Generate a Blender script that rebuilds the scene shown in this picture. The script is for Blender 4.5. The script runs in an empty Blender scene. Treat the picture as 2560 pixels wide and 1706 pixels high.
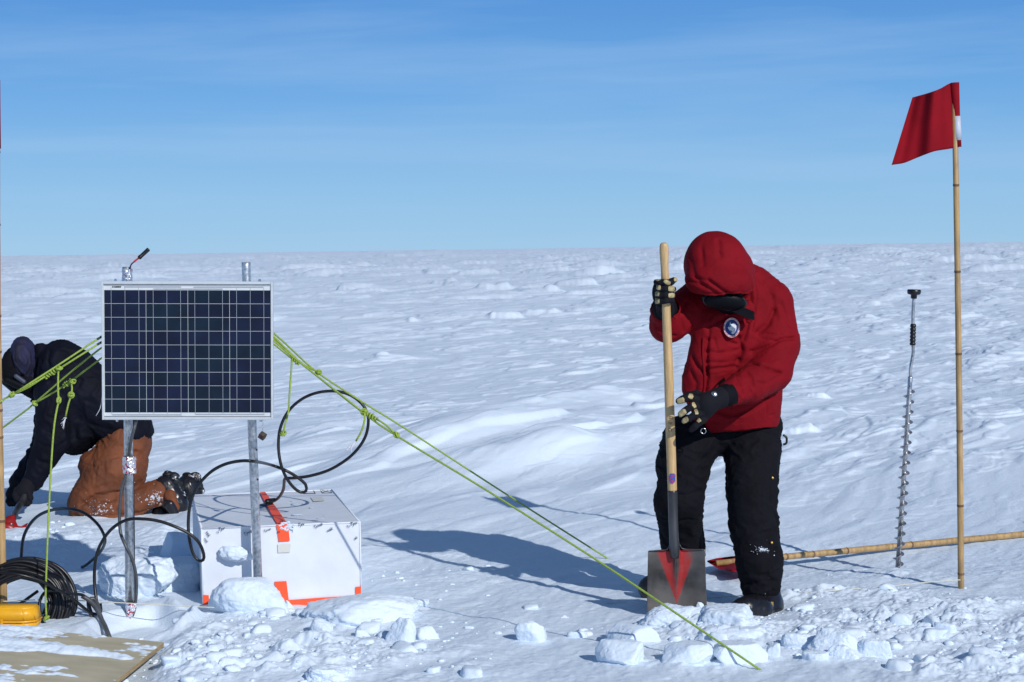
import bpy, bmesh, math, random
import numpy as np
from mathutils import Vector, Matrix
R = math.radians
rng = np.random.default_rng(11)
random.seed(5)
scene = bpy.context.scene
COL = scene.collection

# ------------------------------------------------------------------ camera
F_PX, W_PX, H_PX = 4978.0, 2560.0, 1706.0
CAM_H = 1.6
PITCH = math.atan(231.0 / F_PX)
ROLL = math.atan(36.0 / 2560.0)
_F = np.array([0, math.cos(PITCH), -math.sin(PITCH)])
_R0 = np.array([1.0, 0, 0]); _U0 = np.array([0, math.sin(PITCH), math.cos(PITCH)])
_R = math.cos(ROLL) * _R0 - math.sin(ROLL) * _U0
_U = math.sin(ROLL) * _R0 + math.cos(ROLL) * _U0
CAM = np.array([0, 0, CAM_H])

def ray(px, py):
    return _F + _R * (px - W_PX / 2) / F_PX - _U * (py - H_PX / 2) / F_PX
def P(px, py, Y):
    """world point seen at photo pixel (px, py) standing Y metres ahead of the camera"""
    d = ray(px, py)
    return CAM + d * (Y / d[1])
def G(px, py, z=0.0):
    d = ray(px, py)
    return CAM + d * ((z - CAM_H) / d[2])
def M(px, Y):
    """pixels at distance Y in metres"""
    return px * Y / F_PX

cam_data = bpy.data.cameras.new('camera')
cam_data.lens = F_PX / W_PX * 36.0
cam_data.sensor_width = 36.0
cam_data.clip_start = 0.1
cam_data.clip_end = 60000
cam = bpy.data.objects.new('camera', cam_data)
COL.objects.link(cam)
cam.matrix_world = Matrix(((_R[0], _U[0], -_F[0], 0), (_R[1], _U[1], -_F[1], 0), (_R[2], _U[2], -_F[2], CAM_H), (0, 0, 0, 1)))
scene.camera = cam

# ------------------------------------------------------------------ noise
_perm = rng.permutation(256).astype(np.int32)
_perm = np.concatenate([_perm, _perm])
_g3 = rng.normal(size=(256, 3)).astype(np.float32)
_g3 /= np.linalg.norm(_g3, axis=1)[:, None]
_ang = rng.uniform(0, 2 * np.pi, 256).astype(np.float32)
_g2 = np.stack([np.cos(_ang), np.sin(_ang)], 1)
def _fade(t): return t * t * t * (t * (t * 6 - 15) + 10)
def noise2(x, y):
    x = np.asarray(x, np.float64); y = np.asarray(y, np.float64)
    xf = np.floor(x); yf = np.floor(y)
    xi = xf.astype(np.int64) & 255; yi = yf.astype(np.int64) & 255
    fx = (x - xf).astype(np.float32); fy = (y - yf).astype(np.float32)
    u = _fade(fx); v = _fade(fy)
    def gr(ix, iy, dx, dy):
        g = _g2[_perm[_perm[ix & 255] + (iy & 255)]]
        return g[..., 0] * dx + g[..., 1] * dy
    a = gr(xi, yi, fx, fy); b = gr(xi + 1, yi, fx - 1, fy)
    c = gr(xi, yi + 1, fx, fy - 1); d = gr(xi + 1, yi + 1, fx - 1, fy - 1)
    return (a + u * (b - a)) * (1 - v) + (c + u * (d - c)) * v
def noise3(p):
    p = np.asarray(p, np.float32)
    pf = np.floor(p); pi = pf.astype(np.int64) & 255; f = p - pf
    u = _fade(f)
    out = 0
    for i in (0, 1):
        for j in (0, 1):
            for k in (0, 1):
                h = _perm[_perm[_perm[(pi[:, 0] + i) & 255] + ((pi[:, 1] + j) & 255)] + ((pi[:, 2] + k) & 255)]
                g = _g3[h]
                dot = g[:, 0] * (f[:, 0] - i) + g[:, 1] * (f[:, 1] - j) + g[:, 2] * (f[:, 2] - k)
                w = (u[:, 0] if i else 1 - u[:, 0]) * (u[:, 1] if j else 1 - u[:, 1]) * (u[:, 2] if k else 1 - u[:, 2])
                out = out + w * dot
    return out
def sstep(a, b, x):
    t = np.clip((x - a) / (b - a), 0, 1)
    return t * t * (3 - 2 * t)

# ------------------------------------------------------------------ object helpers
ORG = {}
def settle(o, origin, parent):
    o.location = Vector(origin) - (ORG[parent.name] if parent is not None else Vector((0, 0, 0)))
    ORG[o.name] = Vector(origin)
    if parent is not None: o.parent = parent
def props(o, label=None, cat=None, group=None, kind=None):
    if label: o['label'] = label
    if cat: o['category'] = cat
    if group: o['group'] = group
    if kind: o['kind'] = kind
    return o
def thing(name, label, cat, loc, group=None):
    o = bpy.data.objects.new(name, None)
    o.empty_display_size = 0.1
    COL.objects.link(o)
    settle(o, Vector(loc), None)
    return props(o, label, cat, group)
def mesh_obj(name, V, Fc, mats, parent=None, smooth=True, mi=None, origin=None, attrs=None, sharp=None):
    V = np.asarray(V, np.float64)
    if origin is None:
        origin = (V.min(0) + V.max(0)) / 2
        if parent is None: origin[2] = V[:, 2].min()
    V = V - np.asarray(origin)
    me = bpy.data.meshes.new(name)
    if isinstance(Fc, np.ndarray):
        n, k = Fc.shape
        me.vertices.add(len(V)); me.vertices.foreach_set('co', V.astype(np.float32).ravel())
        me.loops.add(n * k); me.loops.foreach_set('vertex_index', Fc.astype(np.int32).ravel())
        me.polygons.add(n)
        me.polygons.foreach_set('loop_start', np.arange(0, n * k, k, dtype=np.int32))
        me.polygons.foreach_set('loop_total', np.full(n, k, dtype=np.int32))
        me.update(calc_edges=True)
    else:
        me.from_pydata([tuple(v) for v in V], [], Fc)
        me.update()
    if not isinstance(mats, (list, tuple)): mats = [mats]
    for m in mats: me.materials.append(m)
    npoly = len(me.polygons)
    if isinstance(smooth, bool): me.polygons.foreach_set('use_smooth', np.full(npoly, smooth))
    else: me.polygons.foreach_set('use_smooth', np.asarray(smooth, bool))
    if mi is not None: me.polygons.foreach_set('material_index', np.asarray(mi, np.int32))
    if attrs:
        for an, av in attrs.items():
            a = me.attributes.new(an, 'FLOAT', 'POINT'); a.data.foreach_set('value', np.asarray(av, np.float32))
    me.validate()
    o = bpy.data.objects.new(name, me)
    COL.objects.link(o)
    settle(o, origin, parent)
    return o

class MB:
    """collects shapes into one mesh"""
    def __init__(s): s.v = []; s.f = []; s.mi = []; s.sm = []; s.n = 0
    def add(s, V, Fs, mi=0, sm=True):
        s.v.append(np.asarray(V, float).reshape(-1, 3))
        for f in Fs:
            s.f.append([int(i) + s.n for i in f]); s.mi.append(mi); s.sm.append(sm)
        s.n += len(s.v[-1])
    def bm(s, bm, mi=0, sm=True):
        bm.verts.ensure_lookup_table(); bm.verts.index_update()
        s.add([v.co[:] for v in bm.verts], [[v.index for v in f.verts] for f in bm.faces], mi, sm); bm.free()
    def box(s, c, size, rot=None, bev=0.0, mi=0, seg=2):
        bm = bmesh.new(); bmesh.ops.create_cube(bm, size=1.0)
        for v in bm.verts: v.co = Vector((v.co.x * size[0], v.co.y * size[1], v.co.z * size[2]))
        if bev > 0: bmesh.ops.bevel(bm, geom=list(bm.edges), offset=bev, segments=seg, affect='EDGES')
        m = (rot.to_4x4() if rot is not None else Matrix.Identity(4))
        bmesh.ops.transform(bm, matrix=Matrix.Translation(Vector(c)) @ m, verts=list(bm.verts))
        s.bm(bm, mi, False)
    def tube(s, pts, r, n=10, mi=0, caps=True, sm=True, closed=False):
        pts = [Vector(p) for p in pts]; N = len(pts)
        rs = list(r) if hasattr(r, '__len__') else [r] * N
        T = []
        for i in range(N):
            if closed: t = pts[(i + 1) % N] - pts[i - 1]
            else: t = pts[min(i + 1, N - 1)] - pts[max(i - 1, 0)]
            T.append(t.normalized() if t.length > 1e-9 else (T[-1] if T else Vector((0, 0, 1))))
        a = Vector((0, 0, 1)) if abs(T[0].z) < 0.9 else Vector((1, 0, 0))
        nrm = (a - T[0] * a.dot(T[0])).normalized()
        V = []
        for i in range(N):
            nrm = (nrm - T[i] * nrm.dot(T[i])).normalized(); b = T[i].cross(nrm)
            for k in range(n):
                an = 2 * math.pi * k / n
                V.append(pts[i] + (nrm * math.cos(an) + b * math.sin(an)) * rs[i])
        Fs = []
        for i in range(N if closed else N - 1):
            j = (i + 1) % N
            for k in range(n):
                Fs.append((i * n + k, i * n + (k + 1) % n, j * n + (k + 1) % n, j * n + k))
        if caps and not closed:
            Fs.append(tuple(range(n - 1, -1, -1))); Fs.append(tuple(range((N - 1) * n, N * n)))
        s.add([v[:] for v in V], Fs, mi, sm)
    def build(s, name, mats, parent=None, **k):
        return mesh_obj(name, np.concatenate(s.v), s.f, mats, parent, smooth=s.sm, mi=s.mi, **k)

def spline(pts, step=0.012, closed=False):
    """Catmull-Rom through points, about `step` metres apart"""
    p = [np.asarray(q, float) for q in pts]; n = len(p); out = []
    rngi = range(n) if closed else range(n - 1)
    for i in rngi:
        p0 = p[(i - 1) % n] if (closed or i > 0) else 2 * p[0] - p[1]
        p1 = p[i]; p2 = p[(i + 1) % n]
        p3 = p[(i + 2) % n] if (closed or i + 2 < n) else 2 * p[-1] - p[-2]
        m = max(2, int(np.linalg.norm(p2 - p1) / step))
        for k in range(m):
            t = k / m
            out.append(0.5 * ((2 * p1) + (-p0 + p2) * t + (2 * p0 - 5 * p1 + 4 * p2 - p3) * t * t + (-p0 + 3 * p1 - 3 * p2 + p3) * t ** 3))
    if not closed: out.append(p[-1])
    return out
def lathe(prof, a, b, n=24):
    """profile [(t along a->b, radius)] -> verts, faces"""
    a = Vector(a); b = Vector(b); ax = b - a
    t = ax.normalized(); u = t.orthogonal().normalized(); w = t.cross(u)
    V = []; Fs = []
    for (s_, r_) in prof:
        c = a + ax * s_
        for k in range(n):
            an = 2 * math.pi * k / n
            V.append((c + (u * math.cos(an) + w * math.sin(an)) * r_)[:])
    for i in range(len(prof) - 1):
        for k in range(n):
            Fs.append((i * n + k, i * n + (k + 1) % n, (i + 1) * n + (k + 1) % n, (i + 1) * n + k))
    Fs.append(tuple(range(n - 1, -1, -1))); Fs.append(tuple(range((len(prof) - 1) * n, len(prof) * n)))
    return V, Fs
def text_mesh(txt, size, shear=0.0, off=0.0):
    cu = bpy.data.curves.new('txt', 'FONT'); cu.body = txt; cu.size = size; cu.shear = shear; cu.offset = off
    cu.align_x = 'CENTER'; cu.align_y = 'CENTER'; cu.resolution_u = 4
    o = bpy.data.objects.new('txt', cu); COL.objects.link(o)
    dg = bpy.context.evaluated_depsgraph_get()
    me = bpy.data.meshes.new_from_object(o.evaluated_get(dg))
    V = np.array([v.co[:] for v in me.vertices]).reshape(-1, 3); Fs = [list(p.vertices) for p in me.polygons]
    bpy.data.objects.remove(o); bpy.data.meshes.remove(me); bpy.data.curves.remove(cu)
    return V, Fs

# ------------------------------------------------------------------ materials
def mat(name, col, rough=0.6, metal=0.0, var=0.0, vscale=20.0, bump=0.0, bscale=60.0, col2=None, spec=0.5,
        stretch=(1, 1, 1), sheen=0.0, sss=0.0, coat=0.0, rvar=0.0, detail=4.0, thr=None, bdist=0.004):
    m = bpy.data.materials.new(name); m.use_nodes = True
    nt = m.node_tree; N = nt.nodes; L = nt.links
    b = N['Principled BSDF']
    b.inputs['Base Color'].default_value = (*col, 1); b.inputs['Roughness'].default_value = rough
    b.inputs['Metallic'].default_value = metal; b.inputs['Specular IOR Level'].default_value = spec
    b.inputs['Sheen Weight'].default_value = sheen
    b.inputs['Coat Weight'].default_value = coat
    if sss > 0:
        b.inputs['Subsurface Weight'].default_value = sss
        b.inputs['Subsurface Radius'].default_value = (0.6, 0.8, 1.0); b.inputs['Subsurface Scale'].default_value = 0.012
    tc = N.new('ShaderNodeTexCoord'); mp = N.new('ShaderNodeMapping'); mp.inputs['Scale'].default_value = stretch
    L.new(tc.outputs['Object'], mp.inputs['Vector'])
    if var > 0 or col2:
        no = N.new('ShaderNodeTexNoise'); no.inputs['Scale'].default_value = vscale; no.inputs['Detail'].default_value = detail
        L.new(mp.outputs['Vector'], no.inputs['Vector'])
        rm = N.new('ShaderNodeValToRGB')
        c2 = col2 if col2 else tuple(c * (1 - var) for c in col)
        lo, hi = thr if thr else (0.35, 0.65)
        rm.color_ramp.elements[0].position = lo; rm.color_ramp.elements[1].position = hi
        rm.color_ramp.elements[0].color = (*c2, 1)
        rm.color_ramp.elements[1].color = (*(tuple(min(1, c * (1 + var * 0.5)) for c in col)), 1)
        L.new(no.outputs['Fac'], rm.inputs['Fac']); L.new(rm.outputs['Color'], b.inputs['Base Color'])
        if rvar > 0:
            mr = N.new('ShaderNodeMapRange'); mr.inputs['To Min'].default_value = rough - rvar; mr.inputs['To Max'].default_value = rough + rvar
            mr.inputs['From Min'].default_value = 0.3; mr.inputs['From Max'].default_value = 0.7
            L.new(no.outputs['Fac'], mr.inputs['Value']); L.new(mr.outputs['Result'], b.inputs['Roughness'])
    if bump > 0:
        n2 = N.new('ShaderNodeTexNoise'); n2.inputs['Scale'].default_value = bscale; n2.inputs['Detail'].default_value = 5
        L.new(mp.outputs['Vector'], n2.inputs['Vector'])
        bp = N.new('ShaderNodeBump'); bp.inputs['Strength'].default_value = bump; bp.inputs['Distance'].default_value = bdist
        L.new(n2.outputs['Fac'], bp.inputs['Height']); L.new(bp.outputs['Normal'], b.inputs['Normal'])
    return m
def attr_mix(m, attr, col, rough=None):
    """mix a painted colour into material m where the mesh attribute is 1"""
    nt = m.node_tree; N = nt.nodes; L = nt.links; b = N['Principled BSDF']
    at = N.new('ShaderNodeAttribute'); at.attribute_name = attr
    mx = N.new('ShaderNodeMix'); mx.data_type = 'RGBA'
    L.new(at.outputs['Fac'], mx.inputs['Factor'])
    src = b.inputs['Base Color']
    if src.is_linked: L.new(src.links[0].from_socket, mx.inputs['A'])
    else: mx.inputs['A'].default_value = src.default_value
    mx.inputs['B'].default_value = (*col, 1)
    L.new(mx.outputs['Result'], src)
    return m

def frost_mix(m, scale=95.0):
    """snow clinging in broken patches where the mesh attribute 'frost' is high"""
    nt = m.node_tree; N = nt.nodes; L = nt.links; b = N['Principled BSDF']
    at = N.new('ShaderNodeAttribute'); at.attribute_name = 'frost'
    tc = N.new('ShaderNodeTexCoord'); no = N.new('ShaderNodeTexNoise'); no.inputs['Scale'].default_value = scale; no.inputs['Detail'].default_value = 5; no.inputs['Roughness'].default_value = .7
    L.new(tc.outputs['Object'], no.inputs['Vector'])
    ad = N.new('ShaderNodeMath'); ad.operation = 'MULTIPLY_ADD'; ad.inputs[1].default_value = 0.42
    L.new(at.outputs['Fac'], ad.inputs[0]); L.new(no.outputs['Fac'], ad.inputs[2])
    mr = N.new('ShaderNodeMapRange'); mr.inputs['From Min'].default_value = .86; mr.inputs['From Max'].default_value = .95
    L.new(ad.outputs['Value'], mr.inputs['Value'])
    mx = N.new('ShaderNodeMix'); mx.data_type = 'RGBA'; L.new(mr.outputs['Result'], mx.inputs['Factor'])
    L.new(b.inputs['Base Color'].links[0].from_socket, mx.inputs['A']); mx.inputs['B'].default_value = (.72, .78, .86, 1)
    L.new(mx.outputs['Result'], b.inputs['Base Color'])
    return m
SNOWC = (0.695, 0.795, 0.90)
def snow_mat(name, fine=1.0, sss=0.0):
    m = mat(name, SNOWC, 0.65, spec=0.25, sss=sss)
    nt = m.node_tree; N = nt.nodes; L = nt.links; b = N['Principled BSDF']
    tc = N.new('ShaderNodeTexCoord')
    n1 = N.new('ShaderNodeTexNoise'); n1.inputs['Scale'].default_value = 45; n1.inputs['Detail'].default_value = 6; n1.inputs['Roughness'].default_value = 0.65
    n2 = N.new('ShaderNodeTexNoise'); n2.inputs['Scale'].default_value = 420; n2.inputs['Detail'].default_value = 2
    L.new(tc.outputs['Object'], n1.inputs['Vector']); L.new(tc.outputs['Object'], n2.inputs['Vector'])
    b1 = N.new('ShaderNodeBump'); b1.inputs['Strength'].default_value = 0.38 * fine; b1.inputs['Distance'].default_value = 0.012
    b2 = N.new('ShaderNodeBump'); b2.inputs['Strength'].default_value = 0.35; b2.inputs['Distance'].default_value = 0.0015
    L.new(n1.outputs['Fac'], b1.inputs['Height']); L.new(n2.outputs['Fac'], b2.inputs['Height'])
    L.new(b1.outputs['Normal'], b2.inputs['Normal']); L.new(b2.outputs['Normal'], b.inputs['Normal'])
    return m
m_snow = snow_mat('snow')
m_block = snow_mat('packed_snow', 0.8, sss=0.14)
m_galv = mat('galvanised_steel', (0.58, 0.62, 0.66), 0.38, 0.8, var=0.35, vscale=60, bump=0.1, rvar=0.12)
m_alu = mat('aluminium_frame', (0.62, 0.66, 0.68), 0.45, 0.35, var=0.06, vscale=30)
m_white = mat('white_backsheet', (0.62, 0.66, 0.68), 0.35, var=0.05)
m_cell = mat('silicon_cell', (0.006, 0.012, 0.035), 0.16, var=0.5, vscale=12, col2=(0.004, 0.007, 0.022), spec=0.35)
m_bus = mat('busbar', (0.5, 0.52, 0.56), 0.4, 0.5)
m_blackplastic = mat('black_rubber', (0.007, 0.007, 0.009), 0.36, var=0.3, vscale=30, bump=0.1, bscale=120)
m_greyplastic = mat('grey_conduit', (0.065, 0.07, 0.078), 0.4, var=0.25, vscale=25)
m_brownwire = mat('brown_sheath', (0.09, 0.055, 0.05), 0.45, var=0.2)
m_foil = mat('foil_tape', (0.8, 0.8, 0.84), 0.28, 0.7, col2=(0.5, 0.03, 0.07), vscale=75, thr=(0.40, 0.45), bump=1.0, bscale=110)
m_lime = mat('lime_rope', (0.30, 0.42, 0.055), 0.65, var=0.35, vscale=240, bump=0.5, bscale=400)
m_dklime = mat('dark_rope_sleeve', (0.03, 0.05, 0.02), 0.7)
m_strand = mat('rope_core', (0.75, 0.75, 0.78), 0.6)
m_bamboo = mat('bamboo_cane', (0.42, 0.27, 0.115), 0.5, var=0.3, vscale=9, stretch=(6, 6, 1), bump=0.2, bscale=20)
m_node = mat('bamboo_node', (0.16, 0.09, 0.045), 0.6, var=.3)
m_flag = mat('red_nylon', (0.235, 0.004, 0.011), 0.8, var=0.12, vscale=10, spec=0.12)
m_wood = mat('ash_wood', (0.56, 0.37, 0.17), 0.5, var=0.2, vscale=14, stretch=(9, 9, 0.7), detail=6, bump=0.15, bscale=25)
m_darksteel = mat('worn_steel', (0.10, 0.10, 0.105), 0.38, 0.8, var=0.45, vscale=9, rvar=0.12, stretch=(1, 1, .5), bump=0.1)
m_chrome = mat('stainless_steel', (0.60, 0.60, 0.60), 0.22, 0.95, var=0.2, vscale=40, rvar=0.08)
m_auger = mat('auger_steel', (0.50, 0.50, 0.51), 0.30, 0.9, var=0.3, vscale=50, rvar=0.1)
m_ply = mat('plywood', (0.52, 0.46, 0.32), 0.65, var=0.2, vscale=3.0, stretch=(1.5, 3, 3), col2=(0.44, 0.39, 0.26), bump=0.2, bscale=40)
m_plyedge = mat('plywood_edge', (0.42, 0.29, 0.13), 0.7, var=0.3, vscale=20, stretch=(1, 1, 12))
m_yellow = mat('yellow_polymer', (0.80, 0.40, 0.012), 0.38, var=0.08, vscale=30, bump=0.08)
m_boxwhite = mat('white_housewrap', (0.72, 0.76, 0.82), 0.6, var=0.05, vscale=9, bump=0.25, bscale=16)
m_boxtop = mat('white_panel', (0.60, 0.66, 0.74), 0.6, var=0.06, vscale=9, bump=0.2, bscale=20)
m_orange = mat('orange_tape', (1.0, 0.10, 0.025), 0.55, var=0.06)
m_ink = mat('dark_ink', (0.02, 0.04, 0.09), 0.6)
m_pencil = mat('marker_ink', (0.11, 0.07, 0.04), 0.7)
m_glue = mat('old_tape', (0.66, 0.66, 0.60), 0.5)
m_string = mat('white_twine', (0.66, 0.66, 0.55), 0.8)
m_parka = mat('red_parka_cloth', (0.19, 0.0036, 0.009), 0.8, var=0.12, vscale=7, bump=0.22, bscale=26, spec=0.12, bdist=0.006)
m_parkaflap = m_parka
m_black = mat('black_cloth', (0.005, 0.005, 0.008), 0.85, var=0.3, vscale=12, bump=0.5, bscale=30, spec=0.12, bdist=0.006)
m_glove = mat('black_knit', (0.008, 0.008, 0.012), 0.9, bump=0.4, bscale=160, spec=0.2)
m_tan = mat('tan_leather', (0.42, 0.34, 0.17), 0.6, var=0.3, vscale=60, bump=0.2, bscale=120)
m_boot = mat('black_leather', (0.010, 0.010, 0.014), 0.3, var=0.2, bump=0.2, bscale=60)
m_skin = mat('skin', (0.55, 0.32, 0.22), 0.5, var=0.1, sss=0.1)
m_lens = mat('goggle_lens', (0.003, 0.004, 0.006), 0.5, spec=0.12)
m_navy = mat('navy_jacket_cloth', (0.0035, 0.0045, 0.011), 0.75, var=0.4, vscale=6, bump=0.4, bscale=24, spec=0.15, bdist=0.008)
m_blue = mat('blue_hood_cloth', (0.008, 0.009, 0.042), 0.8, var=0.6, vscale=14, stretch=(1.5, 1.5, .3), bump=0.5, bscale=20)
m_brown = mat('brown_duck_canvas', (0.165, 0.046, 0.013), 0.78, var=0.28, vscale=6, bump=0.4, bscale=22, bdist=0.008)
m_redpaint = mat('red_painted_steel', (0.26, 0.008, 0.008), 0.38, var=0.3, vscale=20)
m_gold = mat('brass', (0.7, 0.45, 0.15), 0.35, 0.8)

# ------------------------------------------------------------------ light
SUN_AZ = math.atan2(0.55, -0.835)          # measured from +Y towards +X
SUN_EL = R(30.5)
sdir = Vector((math.sin(SUN_AZ) * math.cos(SUN_EL), math.cos(SUN_AZ) * math.cos(SUN_EL), math.sin(SUN_EL)))
sl = bpy.data.lights.new('sun', 'SUN'); sl.energy = 4.2; sl.angle = R(0.55); sl.color = (1.0, 0.965, 0.93)
so = bpy.data.objects.new('sun', sl); COL.objects.link(so)
so.rotation_euler = sdir.to_track_quat('Z', 'Y').to_euler(); so.location = (20, -30, 20)
w = bpy.data.worlds.new('World'); scene.world = w; w.use_nodes = True
nt = w.node_tree; N = nt.nodes; L = nt.links
bg = N['Background']
sk = N.new('ShaderNodeTexSky'); sk.sky_type = 'NISHITA'; sk.sun_disc = False
sk.sun_elevation = SUN_EL; sk.sun_rotation = SUN_AZ; sk.altitude = 2500
sk.air_density = 1.0; sk.dust_density = 0.0; sk.ozone_density = 3.0
tc = N.new('ShaderNodeTexCoord')
# thin high cirrus: long horizontal wisps
mp = N.new('ShaderNodeMapping'); mp.inputs['Scale'].default_value = (2.0, 2.0, 21.0); mp.inputs['Location'].default_value = (3.1, 0.4, 2.2)
mp.inputs['Rotation'].default_value = (0, R(1.2), 0)
L.new(tc.outputs['Generated'], mp.inputs['Vector'])
no = N.new('ShaderNodeTexNoise'); no.inputs['Scale'].default_value = 1.3; no.inputs['Detail'].default_value = 7; no.inputs['Roughness'].default_value = 0.55
no.inputs['Distortion'].default_value = 0.35
L.new(mp.outputs['Vector'], no.inputs['Vector'])
mr = N.new('ShaderNodeMapRange'); mr.inputs['From Min'].default_value = 0.44; mr.inputs['From Max'].default_value = 0.74
mr.inputs['To Max'].default_value = 0.46
L.new(no.outputs['Fac'], mr.inputs['Value'])
mx = N.new('ShaderNodeMix'); mx.data_type = 'RGBA'
hs = N.new('ShaderNodeHueSaturation'); hs.inputs['Saturation'].default_value = 1.0; hs.inputs['Value'].default_value = 1.0
L.new(sk.outputs['Color'], hs.inputs['Color'])
L.new(mr.outputs['Result'], mx.inputs['Factor'])
mx.inputs['B'].default_value = (4.9, 7.4, 10.6, 1)
# deep polar blue low down: the physical sky above, its clean high-altitude tint near the horizon
sp = N.new('ShaderNodeSeparateXYZ'); L.new(tc.outputs['Generated'], sp.inputs['Vector'])
cr = N.new('ShaderNodeValToRGB'); L.new(sp.outputs['Z'], cr.inputs['Fac'])
SKYK = 1.30 / 0.10
for i_, (p_, c_) in enumerate([(0.0, (.285, .53, .79)), (0.03, (.240, .49, .79)), (0.075, (.142, .385, .76)), (0.14, (.060, .250, .66)), (0.22, (.05, .21, .58)), (0.6, (.03, .12, .42))]):
    e_ = cr.color_ramp.elements[i_] if i_ < 2 else cr.color_ramp.elements.new(p_)
    e_.position = p_; e_.color = (*c_, 1)
sc_ = N.new('ShaderNodeVectorMath'); sc_.operation = 'SCALE'; sc_.inputs['Scale'].default_value = SKYK
L.new(cr.outputs['Color'], sc_.inputs[0])
lo = N.new('ShaderNodeMapRange'); lo.inputs['From Min'].default_value = 0.2; lo.inputs['From Max'].default_value = 0.5
lo.inputs['To Min'].default_value = 0.88; lo.inputs['To Max'].default_value = 0.0
L.new(sp.outputs['Z'], lo.inputs['Value'])
m3 = N.new('ShaderNodeMix'); m3.data_type = 'RGBA'
L.new(lo.outputs['Result'], m3.inputs['Factor']); L.new(hs.outputs['Color'], m3.inputs['A']); L.new(sc_.outputs['Vector'], m3.inputs['B'])
L.new(m3.outputs['Result'], mx.inputs['A'])
L.new(mx.outputs['Result'], bg.inputs['Color'])
bg.inputs['Strength'].default_value = 0.10
vs = scene.view_settings
vs.view_transform = 'Standard'; vs.look = 'None'; vs.gamma = 1.0; vs.exposure = -0.32; vs.use_curve_mapping = False

# ------------------------------------------------------------------ snow ground
MOUNDS = [(870, 728, 74, 15), (1235, 728, 140, 18), (1110, 716, 90, 12), (1470, 694, 220, 15), (1440, 716, 140, 17), (1385, 730, 60, 10), (1545, 702, 110, 10), (1030, 800, 40, 12), (1260, 790, 120, 18), (1350, 785, 130, 15), (1150, 752, 160, 7), (1490, 740, 120, 7), (950, 905, 60, 8), (1340, 850, 200, 9), (1480, 860, 110, 9), (760, 690, 120, 7), (880, 660, 90, 6), (2060, 720, 60, 9), (2180, 760, 110, 9), (2330, 700, 160, 8), (2480, 730, 120, 8), (2150, 800, 90, 10), (2300, 690, 70, 6), (2500, 660, 90, 5), (120, 700, 120, 9), (180, 745, 50, 9), (60, 800, 120, 8), (2050, 1010, 70, 14), (2000, 1110, 120, 22), (1620, 700, 60, 6), (1250, 660, 140, 6), (980, 645, 90, 5), (1560, 660, 110, 6), (2230, 655, 120, 5), (2420, 640, 100, 4), (690, 650, 90, 4)]
WD = np.array([0.42, 0.907])           # wind direction the drifts are drawn out along
SKIRT = []
def rot_w(x, y): return x * WD[0] + y * WD[1], x * WD[1] - y * WD[0]
def bump2(x, y, cx, cy, rx, ry): return np.exp(-((x - cx) / rx) ** 2 - ((y - cy) / ry) ** 2)
def ridged(x, y): return 1 - np.abs(noise2(x, y)) * 2.0
g_ = {k: G(*v) for k, v in dict(pit=(335, 1560), pilL=(620, 1600), pilR=(1900, 1600), far=(1380, 1150)).items()}
RUB = [  # churned snow: px, py, half width m, half depth m, strength
    (520, 1640, 0.42, 0.55, 1.0), (760, 1650, 0.55, 0.40, 0.9), (420, 1560, 0.18, 0.30, 0.6), (900, 1560, 0.30, 0.30, 0.5),
    (1000, 1680, .5, .3, .35), (1700, 1560, 0.30, 0.20, 0.5), (1900, 1590, 0.45, 0.30, .8), (2150, 1590, 0.50, 0.42, 1.0), (2400, 1560, 0.50, 0.62, .9), (2120, 1500, .5, .3, .6),
    (2500, 1680, 0.45, 0.4, 0.8), (2000, 1560, .5, .2, .5), (130, 1365, 0.5, 0.5, 0.38), (400, 1360, 0.4, 0.4, 0.40), (2250, 1440, 0.6, 0.5, 0.30), (1150, 1450, .6, .45, .2), (1080,1400,.3,.3,.2)]
RUBW = [(G(a, b), c, d, e) for a, b, c, d, e in RUB]
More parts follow.
